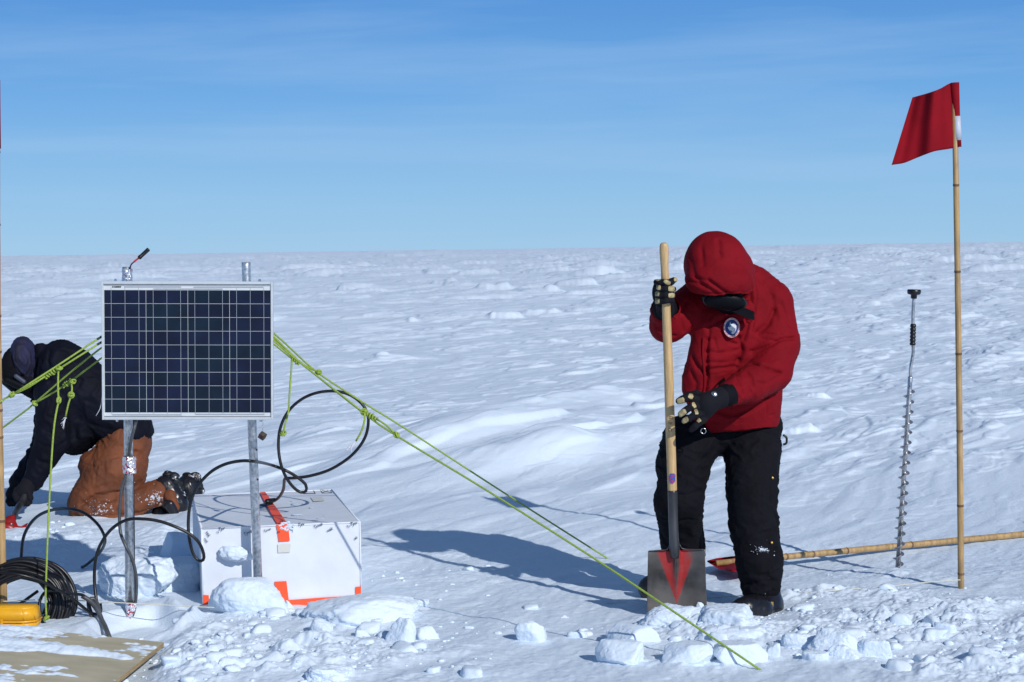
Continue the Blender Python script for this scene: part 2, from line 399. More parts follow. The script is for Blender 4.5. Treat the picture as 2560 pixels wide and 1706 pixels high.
def height(x, y, fade=None):
    x = np.asarray(x, float); y = np.asarray(y, float)
    one = np.ones_like(x)
    r = np.hypot(x, y)
    u, v = rot_w(x, y)
    camp = 1 - sstep(9.8, 14.5, y + 0.15 * np.abs(x))        # flatter trodden ground around the camp
    def fd(step):                                         # fade octaves finer than the mesh
        return one if fade is None else 1 - sstep(0.30, 0.9, fade / step)
    wu = u + 0.9 * noise2(u * 0.35, v * 0.35) ; wv = v + 0.5 * noise2(u * 0.3 + 9, v * 0.5)
    h = 0.16 * noise2(u / 26.0 + 3, v / 14.0) * sstep(12, 45, r)
    h += 0.10 * noise2(u / 9.0, v / 5.0 + 7) * (1 - 0.85 * camp)
    # sastrugi
    m1 = sstep(-0.25, 0.35, noise2(u / 11 + 31, v / 7))
    a = sstep(-.1, .55, noise2(wu / 3.8, wv / 1.25)) * (0.6 + .4 * ridged(wu / 3.6, wv / 1.25))
    h += 0.085 * a * m1 * (1 - 0.93 * camp) * fd(1.25)
    far = sstep(28, 90, r)
    h += far * 0.20 * np.clip(noise2(wu / 9.0 + 2, wv / 3.2 + 8) + 0.1, 0, 1) * (1 + sstep(80, 200, r)) * fd(2.5)
    h += sstep(70, 220, r) * 0.55 * np.clip(noise2(u / 26.0 + 2, v / 11 + 8), 0, 1) * (1 + 1.5 * sstep(200, 600, r))
    h += sstep(200, 600, r) * 1.6 * np.clip(noise2(u / 80.0 + 2, v / 35 + 8), -.2, 1)
    m2 = sstep(-0.3, 0.3, noise2(u / 5 + 3.7, v / 4 + 11))
    b = np.maximum(noise2(wu / 1.7 + 5, wv / 0.40 + 3) + .15, 0) * 1.6
    h += 0.026 * b * m2 * (1 - 0.85 * camp) * fd(0.5)
    c = np.maximum(noise2(wu / 1.0 + 15, wv / 0.16 + 1.3), 0) * 2
    h += 0.013 * c * (1 - 0.55 * camp) * fd(0.22) * (0.4 + m1)
    cx, cy = g_['far'][0], g_['far'][1] + 1.0
    dr = bump2(*rot_w(x - cx, y - cy), 0, 0, 5.0, 2.2)
    # wind-cut plates with crisp edges, larger the farther the field is from the camp
    lr = np.log(np.maximum(r, 1.0))
    DK = [10.5, 17, 28, 46, 76, 125, 205, 340, 560, 930]
    for k_, Dk in enumerate(DK):
        wk = np.clip(1 - np.abs(lr - math.log(Dk)) / 0.62, 0, 1)
        if k_ == len(DK) - 1: wk = np.where(r > Dk, 1.0, wk)
        ii = np.nonzero(wk.ravel() > 0)[0]
        if len(ii) == 0: continue
        uu_, vv_, xx_, yy_ = u.ravel()[ii], v.ravel()[ii], x.ravel()[ii], y.ravel()[ii]
        s_ = Dk * Dk / 18000.0
        lx_ = .028 * Dk + .14; ly_ = max(2.2 * lx_, 6.0 * s_)
        A_ = min(max(.010 + .0011 * Dk, .20 * s_), .34) * (.95 if Dk < 60 else 1.05)
        nn = noise2(uu_ / ly_ + 7.3 * k_, vv_ / lx_ + 3.1 * k_) + .42 * noise2(uu_ / ly_ * 2.3 + k_, vv_ / lx_ * 2.1 + 5.7 * k_) + .14 * noise2(uu_ / ly_ * 5 + k_, vv_ / lx_ * 4.6)
        cl = noise2(xx_ / (7 * lx_) + 11 * k_, yy_ / (2.2 * ly_) + 2.9 * k_)
        nn = nn + .55 * cl
        nn = nn - .10
        pl_ = sstep(.10, .19, nn) * (.55 + .9 * np.clip(nn, 0, 1)) + .6 * sstep(.30, .37, nn) + .35 * sstep(.46, .52, nn)
        lf_ = .011 * Dk + .07; yf_ = max(2.6 * lf_, 5.0 * s_)
        n2_ = noise2(uu_ / yf_ + 17.3 * k_, vv_ / lf_ + 3.7 * k_) + .4 * noise2(uu_ / yf_ * 2.2, vv_ / lf_ * 2.3 + k_) + .4 * noise2(xx_ / (6 * lf_) + 5 * k_, yy_ / (3 * yf_))
        pl_ = pl_ + .42 * sstep(.16, .26, n2_) * (.5 + np.clip(n2_, 0, 1))
        q_ = np.zeros(x.size); q_[ii] = pl_ * A_ * wk.ravel()[ii]
        h += q_.reshape(x.shape) * (1 - .80 * camp) * (1 - .55 * np.clip(dr, 0, 1))
    h += 0.012 * noise2(u / 0.9, v / 0.42) * fd(0.5)
    h += 0.004 * noise2(u / 0.30, v / 0.10) * fd(0.12)
    h += 0.0016 * noise2(u / 0.09, v / 0.04) * fd(0.05)
    # isolated lumps far out
    t = noise2(x / 2.1 + 71, y / 3.4)
    # big drift behind the camp
    cx, cy = g_['far'][0], g_['far'][1] + 1.0
    dr = bump2(*rot_w(x - cx, y - cy), 0, 0, 5.0, 2.2)
    h += dr * (.09 * sstep(-.05, .45, noise2(wu / 2.6 + 4, wv / .75 + 2)) + .05 * sstep(.0, .12, noise2(wu / 2.2 + 9, wv / .42 + 7)) * sstep(-.2, .2, noise2(u, v)))
    h += dr * (0.10 * sstep(-.3, .5, noise2(u / 3.2 + 1, v / 0.55)) + 0.12)
    for (mx_, my_, mw_, mh_) in MOUNDS:
        c_ = G(mx_, my_); D_ = c_[1]; w_ = M(mw_ / 2, D_); hh_ = M(mh_, D_); dep_ = max(w_ * .5, 2.6 * D_ * D_ / 18000.0)
        sel = (np.abs(x - c_[0]) < 2 * w_) & (np.abs(y - c_[1]) < 3 * dep_)
        if sel.any():
            xs_, ys_ = x[sel], y[sel]
            e_ = np.sqrt(((xs_ - c_[0]) / w_) ** 2 + ((ys_ - c_[1]) / dep_) ** 2) + .30 * noise2(xs_ / w_ * 1.6 + mx_, ys_ / dep_ * 1.2) + .14 * noise2(xs_ / w_ * 5 + mx_, ys_ / dep_ * 2)
            pf = (1 - sstep(.40, 1.0, e_)) * (.72 + .5 * noise2(xs_ / w_ * 1.1 + 4 + mx_, ys_ / dep_))
            h[sel] += 1.15 * hh_ * pf
    h += 0.10 * bump2(*rot_w(x - 0.7, y - 19.5), 0, 0, 1.6, .5) + 0.07 * bump2(*rot_w(x - 0.4, y - 16), 0, 0, 2.0, .45)
    # churned snow
    h = h * (1 - .6 * sstep(14.5, 12.5, y) * (1 - camp)) if True else h
    near = (y < 16) & (y > 4) & (np.abs(x) < 6)
    if near.any():
        xn, yn = x[near], y[near]
        mk = 0
        for c_, sx, sy, st in RUBW: mk = np.maximum(mk, st * np.exp(-(((xn - c_[0]) / sx) ** 2 + ((yn - c_[1]) / sy) ** 2) ** 1.5))
        mk = mk * sstep(-0.35, 0.25, noise2(xn * 3.1, yn * 3.1) + mk * .5)
        wx = xn + 0.03 * noise2(xn * 9, yn * 9); wy = yn + 0.03 * noise2(xn * 9 + 40, yn * 9)
        l1 = np.abs(noise2(wx / 0.16, wy / 0.16)) ; l2 = np.abs(noise2(wx / 0.075 + 9, wy / 0.075)); l3 = np.abs(noise2(wx / 0.033 + 9, wy / 0.033 + 5)); l4 = noise2(wx / 0.016, wy / 0.016)
        s1 = noise2(wx / .13 + 3, wy / .13); s2 = noise2(wx / .06 + 3, wy / .06); gm = .55 + .95 * sstep(-.2, .35, noise2(xn / .33 + 8, yn / .4))
        q = np.zeros_like(x)
        q[near] = mk * (0.020 + 0.085 * (.5 * l1 + .5 * np.clip(s1 + .15, 0, 1)) * gm + 0.050 * (.5 * l2 + .5 * np.clip(s2, 0, 1)) * gm + 0.020 * l3 + 0.005 * l4)
        for (sx_, sy_, sr_, sa_) in SKIRT:
            dd_ = np.sqrt((xn - sx_) ** 2 + (yn - sy_) ** 2) / sr_
            q[near] += sa_ * np.exp(-dd_ ** 2) * (1 + .9 * noise2(xn * 22, yn * 22) + .5 * noise2(xn * 50, yn * 50))
        # foot prints and crumbs on the trodden crust
        tr = 1 - sstep(9.6, 12.0, yn)
        q[near] += tr * (1 - mk) * (0.016 * np.clip(noise2(xn / 0.12, yn / 0.2) - 0.18, 0, 1) + 0.010 * np.clip(noise2(xn / 0.045, yn / 0.06) - 0.25, 0, 1) + .0022 * noise2(xn / .03, yn / .05))
        # hole dug round the left mast, with a sharp cut rim towards the board
        p = g_['pit']; d = np.sqrt(((xn - p[0] - .02) / 0.20) ** 2 + ((yn - p[1] + .02) / 0.30) ** 2) + 0.22 * noise2(xn * 7, yn * 5)
        q[near] = q[near] * sstep(0.8, 1.15, d) - 0.085 * (1 - sstep(0.72, 1.06, d))
        q[near] += 0.034 * np.exp(-((d - 1.22) / 0.16) ** 2) * sstep(-.05, .15, xn - p[0])
        # trodden floor under the box, dips where the shadows fall, free edge round the board
        bc = G(705, 1513); bx_, by_ = xn - bc[0] + .13, yn - bc[1] - .63; bu = bx_ * .985 + by_ * .17; bv = -bx_ * .17 + by_ * .985
        bm_ = (1 - sstep(.36, .50, np.abs(bu))) * (1 - sstep(.80, .95, np.abs(bv)))
        q[near] = q[near] * (1 - bm_) - .016 * bm_
        q[near] += -.070 * bump2(xn, yn, -2.35, 10.25, .9, .55) - .035 * bump2(xn, yn, 1.3, 9.95, .9, .4)
        bd = sstep(-1.28, -1.50, xn + (yn - 8.2) * .04) * sstep(8.42, 8.22, yn)
        q[near] = q[near] * (1 - .9 * bd) - .03 * bd
        h = h + q
    return h * sstep(-60, 3, y) 

BL = [  # x0, x1, top y, base y (photo px), depth factor, seed, label, sharpness, roughness
 (348, 492, 1398, 1492, 1.2, 3, 'large shaded snow block wedged against the left side of the white box', 16, .04),
 (232, 398, 1398, 1512, 0.9, 5, 'rounded bright snow block behind the base of the left mast', 8, .09),
 (538, 708, 1444, 1552, 0.8, 8, 'large rounded snow mound hiding the foot of the right mast', 6, .06),
 (815, 1050, 1484, 1572, 0.8, 13, 'widest snow mound at the right front corner of the white box', 6, .07),
 (985, 1066, 1496, 1530, 0.8, 17, 'low snow lump just behind the widest mound by the box', 8, .08),
 (978, 1044, 1546, 1626, 0.8, 21, 'tall pointed snow chunk in front of the widest mound', 9, .06),
 (1035, 1092, 1564, 1612, 0.8, 22, 'smaller snow chunk leaning on the right of the tall pointed chunk', 9, .07),
 (772, 834, 1544, 1596, 0.8, 25, 'cone shaped snow chunk left of the widest mound', 8, .06),
 (880, 922, 1572, 1603, 0.9, 27, 'small snow cobble below the widest mound by the box', 8, .06),
 (1296, 1352, 1552, 1608, 0.9, 31, 'lone snow chunk on smooth snow left of the shovel', 9, .07),
 (1508, 1612, 1602, 1668, 0.8, 36, 'angular snow block nearest the bottom, leftmost in front of the shovel', 16, .035),
 (1540, 1642, 1562, 1622, 0.8, 37, 'angular snow block behind the leftmost one in front of the shovel', 14, .04),
 (1518, 1548, 1574, 1598, 0.8, 38, 'small snow piece left of the angular blocks by the shovel', 10, .06),
 (1666, 1786, 1608, 1670, 0.8, 41, 'flat cut snow block in front of the shoveler, bottom centre', 20, .03),
 (1612, 1760, 1522, 1592, 0.7, 43, 'broken snow heap piled at the foot of the shovel blade', 8, .12),
 (1752, 1900, 1520, 1602, 0.8, 45, 'biggest snow block piled before the shoveler near boot', 12, .07),
 (1742, 1890, 1568, 1620, 0.7, 46, 'snow slab resting against the biggest block of the pile', 12, .06),
 (1812, 1930, 1606, 1668, 0.8, 48, 'squarish snow block crossed by the lower end of the green rope', 18, .035),
 (1918, 1954, 1606, 1650, 0.8, 49, 'narrow upright snow piece at the right end of the block pile', 14, .04),
 (1956, 2052, 1578, 1636, 0.8, 52, 'rounded snow block right of the pile below the boot', 10, .07),
 (2044, 2168, 1572, 1652, 0.9, 55, 'large boulder shaped snow block in the right foreground', 9, .08),
 (2158, 2234, 1598, 1654, 0.8, 57, 'snow block touching the right side of the large boulder shape', 9, .07),
 (2010, 2066, 1630, 1662, 0.9, 58, 'small low snow lump under the large boulder shape', 8, .08),
 (2292, 2342, 1556, 1600, 0.8, 61, 'left one of two upright snow chunks in the right rubble', 12, .06),
 (2346, 2394, 1556, 1604, 0.8, 62, 'right one of two upright snow chunks in the right rubble', 14, .05),
 (2372, 2432, 1528, 1572, 0.8, 63, 'ragged snow chunk highest in the right rubble', 10, .1),
 (2080, 2150, 1610, 1660, 0.9, 64, 'snow chunk tucked in front of the large boulder shape', 9, .07),
 (2218, 2262, 1560, 1584, 0.9, 66, 'little snow chunk between the boulder shape and the upright pair', 9, .08),
 (760, 880, 1664, 1716, 0.8, 71, 'ragged snow chunk at the bottom edge left of centre', 9, .11),
 (540, 610, 1640, 1690, 0.9, 72, 'snow chunk in the rubble right of the wooden board', 9, .09),
 (1400, 1420, 1538, 1549, 0.9, 74, 'tiny snow crumb beside the shadow left of the shovel', 8, .06),
 (405, 470, 1330, 1402, 0.9, 76, 'pale snow block standing behind the left rear corner of the box', 14, .04),
 (708, 730, 1500, 1531, 0.9, 78, 'snow crumb at the orange tape on the box foot', 9, .06),
]
for x0, x1, yt, yb, df, sd, lab, sh, ro in BL:
    b_ = G((x0 + x1) / 2, yb); w_ = M((x1 - x0) / 2, b_[1])
    if yb > 1495: SKIRT.append((b_[0], b_[1] + w_ * df * .9, w_ * 1.30, min(.018, .17 * w_)))
yr = [6.0]
while yr[-1] < 11.0: yr.append(yr[-1] + 0.0085)
while yr[-1] < 9000: yr.append(yr[-1] + max(0.0085, min(yr[-1] ** 2 / 18000.0, yr[-1] * 0.12)))
yr = np.array(yr)
yr = np.concatenate([[-3000, -800, -200, -60, -20, -6, 0, 2, 3.5, 4.6, 5.3, 5.7], yr])
ui = np.linspace(-1, 1, 1100)
uo = 1 + np.geomspace(0.01, 60, 34)
uu = np.concatenate([-uo[::-1], ui, uo])
YY, UU = np.meshgrid(yr, uu, indexing='ij')
XX = UU * 0.33 * np.maximum(YY, 6.0)
XX[YY < -50] *= 6
step = np.gradient(yr)[:, None] * np.ones_like(XX)
ZZ = height(XX, YY, step)
nr, nc = XX.shape
V = np.stack([XX.ravel(), YY.ravel(), ZZ.ravel()], 1)
i0 = (np.arange(nr - 1)[:, None] * nc + np.arange(nc - 1)[None, :]).ravel()
Fg = np.stack([i0, i0 + 1, i0 + nc + 1, i0 + nc], 1)
ground = mesh_obj('snow_ground', V, Fg, m_snow, None, origin=(0, 0, 0))
props(ground, kind='structure')
def gz(x, y): return float(height(np.array([x]), np.array([y]))[0])

# ------------------------------------------------------------------ snow blocks
_ico = {}
def ico(sub):
    if sub not in _ico:
        bm = bmesh.new(); bmesh.ops.create_icosphere(bm, subdivisions=sub, radius=1.0)
        bm.verts.ensure_lookup_table()
        _ico[sub] = (np.array([v.co[:] for v in bm.verts]), np.array([[v.index for v in f.verts] for f in bm.faces])); bm.free()
    return _ico[sub]
def lump(c, size, seed, sub=5, sharp=14.0, planes=12, rough=0.06, yaw=0.0):
    d, f = ico(sub)
    rg = np.random.default_rng(seed)
    n = rg.normal(size=(planes, 3)); n /= np.linalg.norm(n, axis=1)[:, None]
    n = np.concatenate([n, [[0, 0, -1], [0, 0, 1.0]]]); hh = rg.uniform(0.62, 0.98, planes + 2); hh[-2] = 0.7; hh[-1] = 0.8
    k = np.maximum(d @ n.T, 0) / hh
    r = (np.sum(k ** sharp, 1) + 1e-9) ** (-1 / sharp)
    r = np.minimum(r, 1.25)
    v = d * r[:, None]
    o = rg.uniform(0, 99, 3)
    v = v * (1 + rough * (noise3(v * 2.2 + o) * 1.6 + noise3(v * 5 + o) * 0.9 + 0.5 * noise3(v * 11 + o) + (0.3 * noise3(v * 24 + o) if sub > 4 else 0))[:, None])
    v = v * np.asarray(size)
    cz, sz = math.cos(yaw), math.sin(yaw)
    v = np.stack([v[:, 0] * cz - v[:, 1] * sz, v[:, 0] * sz + v[:, 1] * cz, v[:, 2]], 1)
    return v + np.asarray(c), f
for x0, x1, yt, yb, df, sd, lab, sh, ro in BL:
    base = G((x0 + x1) / 2, yb)
    D = base[1]; hw = M((x1 - x0) / 2, D); hh = M((yb - yt), D)
    dep = hw * df
    zt = P((x0 + x1) / 2, yt, D + dep * .95)[2]
    zb = -0.03
    c = np.array([base[0], D + dep * 0.95, (zt + zb) / 2]); hz = (zt - zb) / 2
    big = hw > 0.05
    v, f = lump(c, (hw * 1.22, dep * 1.15, hz * 1.24), sd, 6 if big else 5, sh, rough=ro)
    cz_ = np.random.default_rng(sd + 500).uniform(0, 50, 3)
    v = v + (v - c) * (.035 * np.abs(noise3((v + cz_) * 30)) + .012 * noise3((v + cz_) * 80))[:, None]
    o = mesh_obj('snow_block', v, f, m_block)
    props(o, lab, 'snow block', 'loose blocks of cut snow')

# snow lump stuck to the box front comes later; small crumbs: countless, one object
vs_, fs_ = [], []; nv = 0
rg = np.random.default_rng(77)
zones = [(520, 1650, .45, .45, 330), (760, 1655, .5, .3, 260), (1720, 1585, .35, .14, 150), (1980, 1610, .45, .25, 260), (2300, 1600, .5, .35, 320), (2480, 1660, .3, .3, 150),
         (130, 1360, .45, .5, 130), (400, 1380, .25, .4, 60), (1000, 1600, .4, .3, 90), (1150, 1450, .6, .5, 90), (2200, 1500, .7, .5, 150), (620, 1560, .4, .12, 130), (1350, 1580, .5, .3, 60), (900, 1680, .6, .2, 80), (2000, 1540, .35, .12, 100)]
for a, b, sx, sy, n in zones:
    c = G(a, b)
    for i in range(int(n * .36)):
        x, y = c[0] + rg.normal() * sx * .6, c[1] + rg.normal() * sy * .6
        s = min(0.045, 0.0038 * math.exp(abs(rg.normal()) * 0.95))
        vv, ff = lump((x, y, gz(x, y) + s * .05), (s * rg.uniform(.8, 1.3), s * rg.uniform(.8, 1.2), s * rg.uniform(.6, .95)), int(rg.integers(1e6)), 3 if s > .012 else 2, 9, 7, .08, rg.uniform(0, 6))
        vs_.append(vv); fs_.append(ff + nv); nv += len(vv)
crumbs = mesh_obj('snow_crumbs', np.concatenate(vs_), np.concatenate(fs_), m_block, None, origin=(0, 8, 0))
props(crumbs, 'small broken crumbs of snow scattered over the trodden ground', 'snow crumbs', kind='stuff')

# ------------------------------------------------------------------ masts
MY = 8.86                                       # distance of the two masts
def pix(pts, Y):
    """photo trace standing Y metres ahead (Y per point or one for all)"""
    return [P(p[0], p[1], p[2] if len(p) > 2 else Y) for p in pts]
lt, lb = P(317, 668, MY), P(325, 1556, MY - .06)
rt, rb = P(615, 656, MY + .02), P(648, 1530, MY - .02)
def mast(name, top, bot, label, hole):
    t = thing(name, label, 'metal pole', bot)
    r = M(11.2, MY)
    prof = [(0, r), (1 - .012, r), (1 - .0105, r * 1.0), (1.0, r * .98), (1.0, r * .84), (.97, r * .82)]
    v, f = lathe(prof, bot - (top - bot) * 0.05, top, 28)
    mb = MB(); mb.add(v, f); mb.build('tube', m_galv, t)
    for s in hole:
        mb = MB()
        c = top + (bot - top) * s + np.array([r * .8, -r * .58, 0])
        v, f = lathe([(0, r * .22), (1, r * .22)], c, c + np.array([.0035, -.0025, 0]), 12); mb.add(v, f); mb.build('drill_hole', m_blackplastic, t)
    return t
mast_l = mast('metal_mast', lt, lb, 'galvanised steel mast under the left end of the solar panel, wrapped with foil tape', [.25])
mast_r = mast('metal_mast', rt, rb, 'galvanised steel mast under the right end of the solar panel, bare metal', [.065, .535, .62])
for o in (mast_l, mast_r): o['group'] = 'masts carrying the solar panel'
def crinkle(a, b, r0, r1, seed, n=26, m=26):
    a = Vector(a); b = Vector(b); t = (b - a).normalized(); u = t.orthogonal().normalized(); w_ = t.cross(u)
    V = []; 
    for i in range(m):
        for k in range(n):
            an = 2 * math.pi * k / n
            V.append((a + (b - a) * i / (m - 1) + (u * math.cos(an) + w_ * math.sin(an)) * (r0 + (r1 - r0) * i / (m - 1)))[:])
    V = np.array(V); c = (np.array(a) + np.array(b)) / 2
    d = noise3(V * 95 + seed) * .006 + noise3(V * 220 + seed) * .0035
    ax = np.array(a) + np.outer((V - np.array(a)) @ np.array(t), np.array(t)); nn = V - ax; nn /= np.linalg.norm(nn, axis=1)[:, None]
    V = V + nn * d[:, None]
    Fs = [(i * n + k, i * n + (k + 1) % n, (i + 1) * n + (k + 1) % n, (i + 1) * n + k) for i in range(m - 1) for k in range(n)]
    return V, Fs
mb = MB(); mb.add(*crinkle(P(323, 1142, MY - .036), P(324, 1184, MY - .038), M(16.5, MY), M(16, MY), 3), sm=False)
mb.build('foil_wrap', m_foil, mast_l)
mb = MB(); mb.add(*crinkle(P(329, 1508, MY - .075), P(323, 1548, MY - .085), M(15, MY), M(5, MY), 9), sm=False)
mb.build('foil_wrap', m_foil, mast_l)
mb = MB(); mb.add(*crinkle(P(318, 672, MY - .006), P(318, 706, MY - .006), M(12, MY), M(13, MY), 14), sm=False)
mb.build('foil_wrap', mat('frosty_foil', (0.5, 0.58, 0.68), 0.3, 0.7, col2=(.35, .05, .1), vscale=60, thr=(.36, .42), bump=.8, bscale=90), mast_l)

# ------------------------------------------------------------------ solar panel
PY = 8.775
p00, p10, p01 = P(253, 703.5, PY), P(682, 704.5, PY + .015), P(257, 1050, PY)
ex = Vector(p10 - p00); wid = ex.length; ex.normalize()
ez = Vector(p00 - p01); hei = ez.length; ez = (ez - ex * ez.dot(ex)).normalized(); ey = ez.cross(ex)   # ey points away from the camera
org = Vector(p00) - ez * hei
Rp = Matrix((ex, ey, ez)).transposed()
pan = thing('solar_panel', 'framed dark blue solar panel bolted across the two masts', 'solar panel', org + ex * wid / 2)
def pl(u, v, d=0.0): return (org + ex * u + ez * v + ey * d)      # local (right, up, depth) -> world
def prel(px, py): return ((px - 253) / 429.0 * wid, (1050 - py) / 346.5 * hei)
fw = M(8.2, PY)
mb = MB()
TH = 0.030
mb.box(pl(wid / 2, hei - fw / 2 * .9, TH / 2), (wid - 2 * M(5.5, PY), TH, fw * .9), Rp, .0015)
mb.box(pl(wid / 2, fw / 2, TH / 2), (wid - 2 * M(5.5, PY), TH, fw), Rp, .0015)
for u in (M(2.7, PY), wid - M(2.7, PY)):
    mb.box(pl(u, hei / 2, TH / 2), (M(5.4, PY), TH + .002, hei), Rp, .0012)
mb.box(pl(wid / 2, hei - .004, TH - .0), (wid * .98, .004, .004), Rp)
mb.build('frame', m_alu, pan)
mb = MB()
mb.box(pl(wid / 2, hei - fw * .9 - .001, -.0004), (wid - 2 * M(5.5, PY), .0016, .0016), Rp)
mb.build('frame_seam', m_darksteel, pan); mb = MB()
mb.box(pl(wid / 2, fw + .001, -.0004), (wid - 2 * M(5.5, PY), .0016, .0016), Rp)
mb.build('frame_seam', m_darksteel, pan)
mb = MB(); mb.box(pl(wid / 2, hei / 2, .010), (wid - .01, .006, hei - .01), Rp); mb.build('backsheet', m_white, pan)
X0, X1, Y0, Y1 = 259.6, 676.8, 725.5, 1031.8
colb = [X0, 1189 / 3.267, 1531 / 3.267, 1872 / 3.267, X1]
rowb = [Y0] + [600 + q / 3.267 for q in (520, 632, 744, 857, 969, 1080, 1191, 1301)] + [Y1]
cm = [mat('silicon_cell', (0.0035 + .0008 * i, 0.009 + .002 * ((i + 1) % 3), 0.026 + .003 * i), 0.14, var=0.35, vscale=9, spec=0.3) for i in range(4)]
mb = MB()
rg = np.random.default_rng(4)
gap = .48
for i in range(4):
    for j in range(9):
        u0, v1 = prel(colb[i] + (gap if i else 0), rowb[j] + (gap if j else 0)); u1, v0 = prel(colb[i + 1] - (gap if i < 3 else 0), rowb[j + 1] - (gap if j < 8 else 0))
        mb.box(pl((u0 + u1) / 2, (v0 + v1) / 2, .0066), (u1 - u0, .0006, v1 - v0), Rp, 0, mi=int(rg.integers(4)))
mb.build('cells', cm, pan)
mb = MB()
for q in (905, 1018, 1131, 1248, 1360, 1472, 1588, 1702, 1815, 1930, 2042, 2153):
    x = q / 3.267
    outer = q in (905, 1018, 1131, 1930, 2042, 2153)
    u, v1 = prel(x, 718 if outer else 722); _, v0 = prel(x, 1036)
    mb.box(pl(u, (v0 + v1) / 2, .0058), (M(.8, PY), .0008, v1 - v0), Rp)
for x0, x1, y in ((310, 452, 717), (484, 658, 717.4), (384, 556, 722.2), (278, 452, 1037), (487, 660, 1035.8)):
    u0, v = prel(x0, y); u1, _ = prel(x1, y)
    mb.box(pl((u0 + u1) / 2, v, .0060), (u1 - u0, .0030, M(2.6, PY)), Rp)
mb.build('busbars', m_bus, pan)
rg = np.random.default_rng(8)
mb = MB()
u0, v0 = prel(281, 717.5)
for k in range(15):
    if rg.random() < .75: mb.box(pl(u0 + k * M(1.45, PY), v0, .0058), (M(rg.uniform(.5, 1.2), PY), .003, M(3.2, PY)), Rp)
mb.build('barcode', m_blackplastic, pan)
for x, y, s in ((287, 701, 1), (648, 701, 1), (289, 1052, -1), (650, 1052, -1)):
    u, v = prel(x, y); mb = MB()
    c0 = pl(u, v - .004 * s, TH / 2); c1 = pl(u, v + .006 * s, TH / 2)
    v_, f_ = lathe([(0, .0085), (.3, .0085), (.3, .006), (1, .0055)], c0, c1, 6); mb.add(v_, f_, sm=False); mb.build('bolt', m_chrome, pan)
# clamps to the masts and a junction box on the back
for x in (314, 625):
    for y in (770, 985):
        mb = MB(); mb.box(P(x + 3, y, PY + .055), (.075, .05, .03), Rp, .003); mb.build('clamp', m_galv, pan)
mb = MB(); mb.box(P(470, 760, PY + .035), (.11, .028, .09), Rp, .004); mb.build('junction_box', m_blackplastic, pan)
mb = MB(); mb.tube(spline(pix([(255, 990), (254, 1003), (250, 1022), (240, 1040)], PY + .012), .01), .0013, 6)
props(mb.build('cable_tie', m_white, pan), 'white cable tie end curling out at the left edge of the panel')

# nut on wire below the panel
nut = thing('hanging_nut', 'rusty brown nut hanging on thin wire under the right corner of the panel', 'nut', P(657, 1106, PY + .01))
mb = MB()
mb.tube(spline(pix([(657, 1050), (657.5, 1062), (656, 1066), (658, 1069), (656.5, 1072), (657.5, 1078)], PY + .01), .002), .0011, 6); mb.build('wire', m_chrome, nut)
mb = MB(); c = Vector(P(656, 1090, PY + .01)); axn = Vector((.82, -.25, -.52)).normalized() * .0125
v_, f_ = lathe([(0, .017), (.06, .020), (.94, .020), (1, .017)], c - axn, c + axn, 6); mb.add(v_, f_, sm=False)
mb.build('nut_body', mat('rusty_steel', (0.10, 0.075, 0.06), 0.6, 0.6, var=.5, vscale=60, bump=.5, bscale=120), nut)

# plug sticking up at the left mast
plg = thing('cable_plug', 'black cable plug with red wire sticking up beside the left mast top', 'cable plug', P(318, 700, MY - .02))
Yp = MY - .03
mb = MB(); mb.tube(spline(pix([(318, 702), (320, 690), (324, 674)], Yp), .004), .0036, 10); mb.build('white_sleeve', m_alu, plg)
mb = MB(); mb.tube(spline(pix([(324, 674), (328, 662), (335, 655)], Yp), .004), .0030, 10); mb.build('wire', m_blackplastic, plg)
mb = MB(); mb.tube(spline(pix([(335, 655), (340, 651), (347, 645.5)], Yp), .004), .0042, 10)
mb.build('red_wire', mat('red_insulation', (.55, .02, .03), .4), plg)
mb = MB(); v_, f_ = lathe([(0, .0075), (.04, .0095), (.2, .0095), (.22, .0086), (.9, .0092), (.97, .0092), (1, .0075)], P(347, 646, Yp), P(372, 623, Yp), 20); mb.add(v_, f_); mb.build('plug_body', m_blackplastic, plg)

# ------------------------------------------------------------------ white box
fl, fr = G(508, 1521), G(903, 1507)
bl = P(463, 1240, 1.0); 
zt = 0.357
fl2, fr2 = np.array(fl), np.array(fr)
e1 = Vector(fr2 - fl2); bw = e1.length; e1.normalize()
e2 = Vector((0, 0, 1)).cross(e1)                 # points away from the camera
e2 = (Matrix.Rotation(R(4.0), 3, 'Z') @ e2)
BD = 1.26
top_l, top_r = P(506.5, 1322, fl[1])[2], P(903, 1306, fr[1])[2]
def bx(u, v, w_=0.0):
    """u along the front 0..1, v depth metres, w height 0..1"""
    zt_ = top_l * (1 - u) + top_r * u
    return Vector(fl2) + e1 * (bw * u) + e2 * v + Vector((0, 0, w_ * zt_))
box = thing('storage_box', 'large white cardboard box with orange tape standing on the snow', 'box', bx(.5, BD / 2))
n = 30
def sheet(fn, n, m, seed=0, amp=0.0, nrm=(0, 0, 1)):
    V = []; 
    for j in range(m + 1):
        for i in range(n + 1): V.append(tuple(fn(i / n, j / m)))
    V = np.array(V)
    if amp: V = V + np.outer(noise3(V * 7 + seed) * amp, np.array(nrm))
    Fs = [(j * (n + 1) + i, j * (n + 1) + i + 1, (j + 1) * (n + 1) + i + 1, (j + 1) * (n + 1) + i) for j in range(m) for i in range(n)]
    return V, Fs
mb = MB()
A = 0.006
def side(ua, va, ub, vb, seed, nr):
    mb.add(*sheet(lambda s, t: bx(ua + (ub - ua) * s, va + (vb - va) * s, t * .999), 26, 14, 0, 0), mi=0, sm=True)
side(0, 0, 1, 0, 1, None); side(1, 0, 1, BD, 1, None); side(1, BD, 0, BD, 1, None); side(0, BD, 0, 0, 1, None)
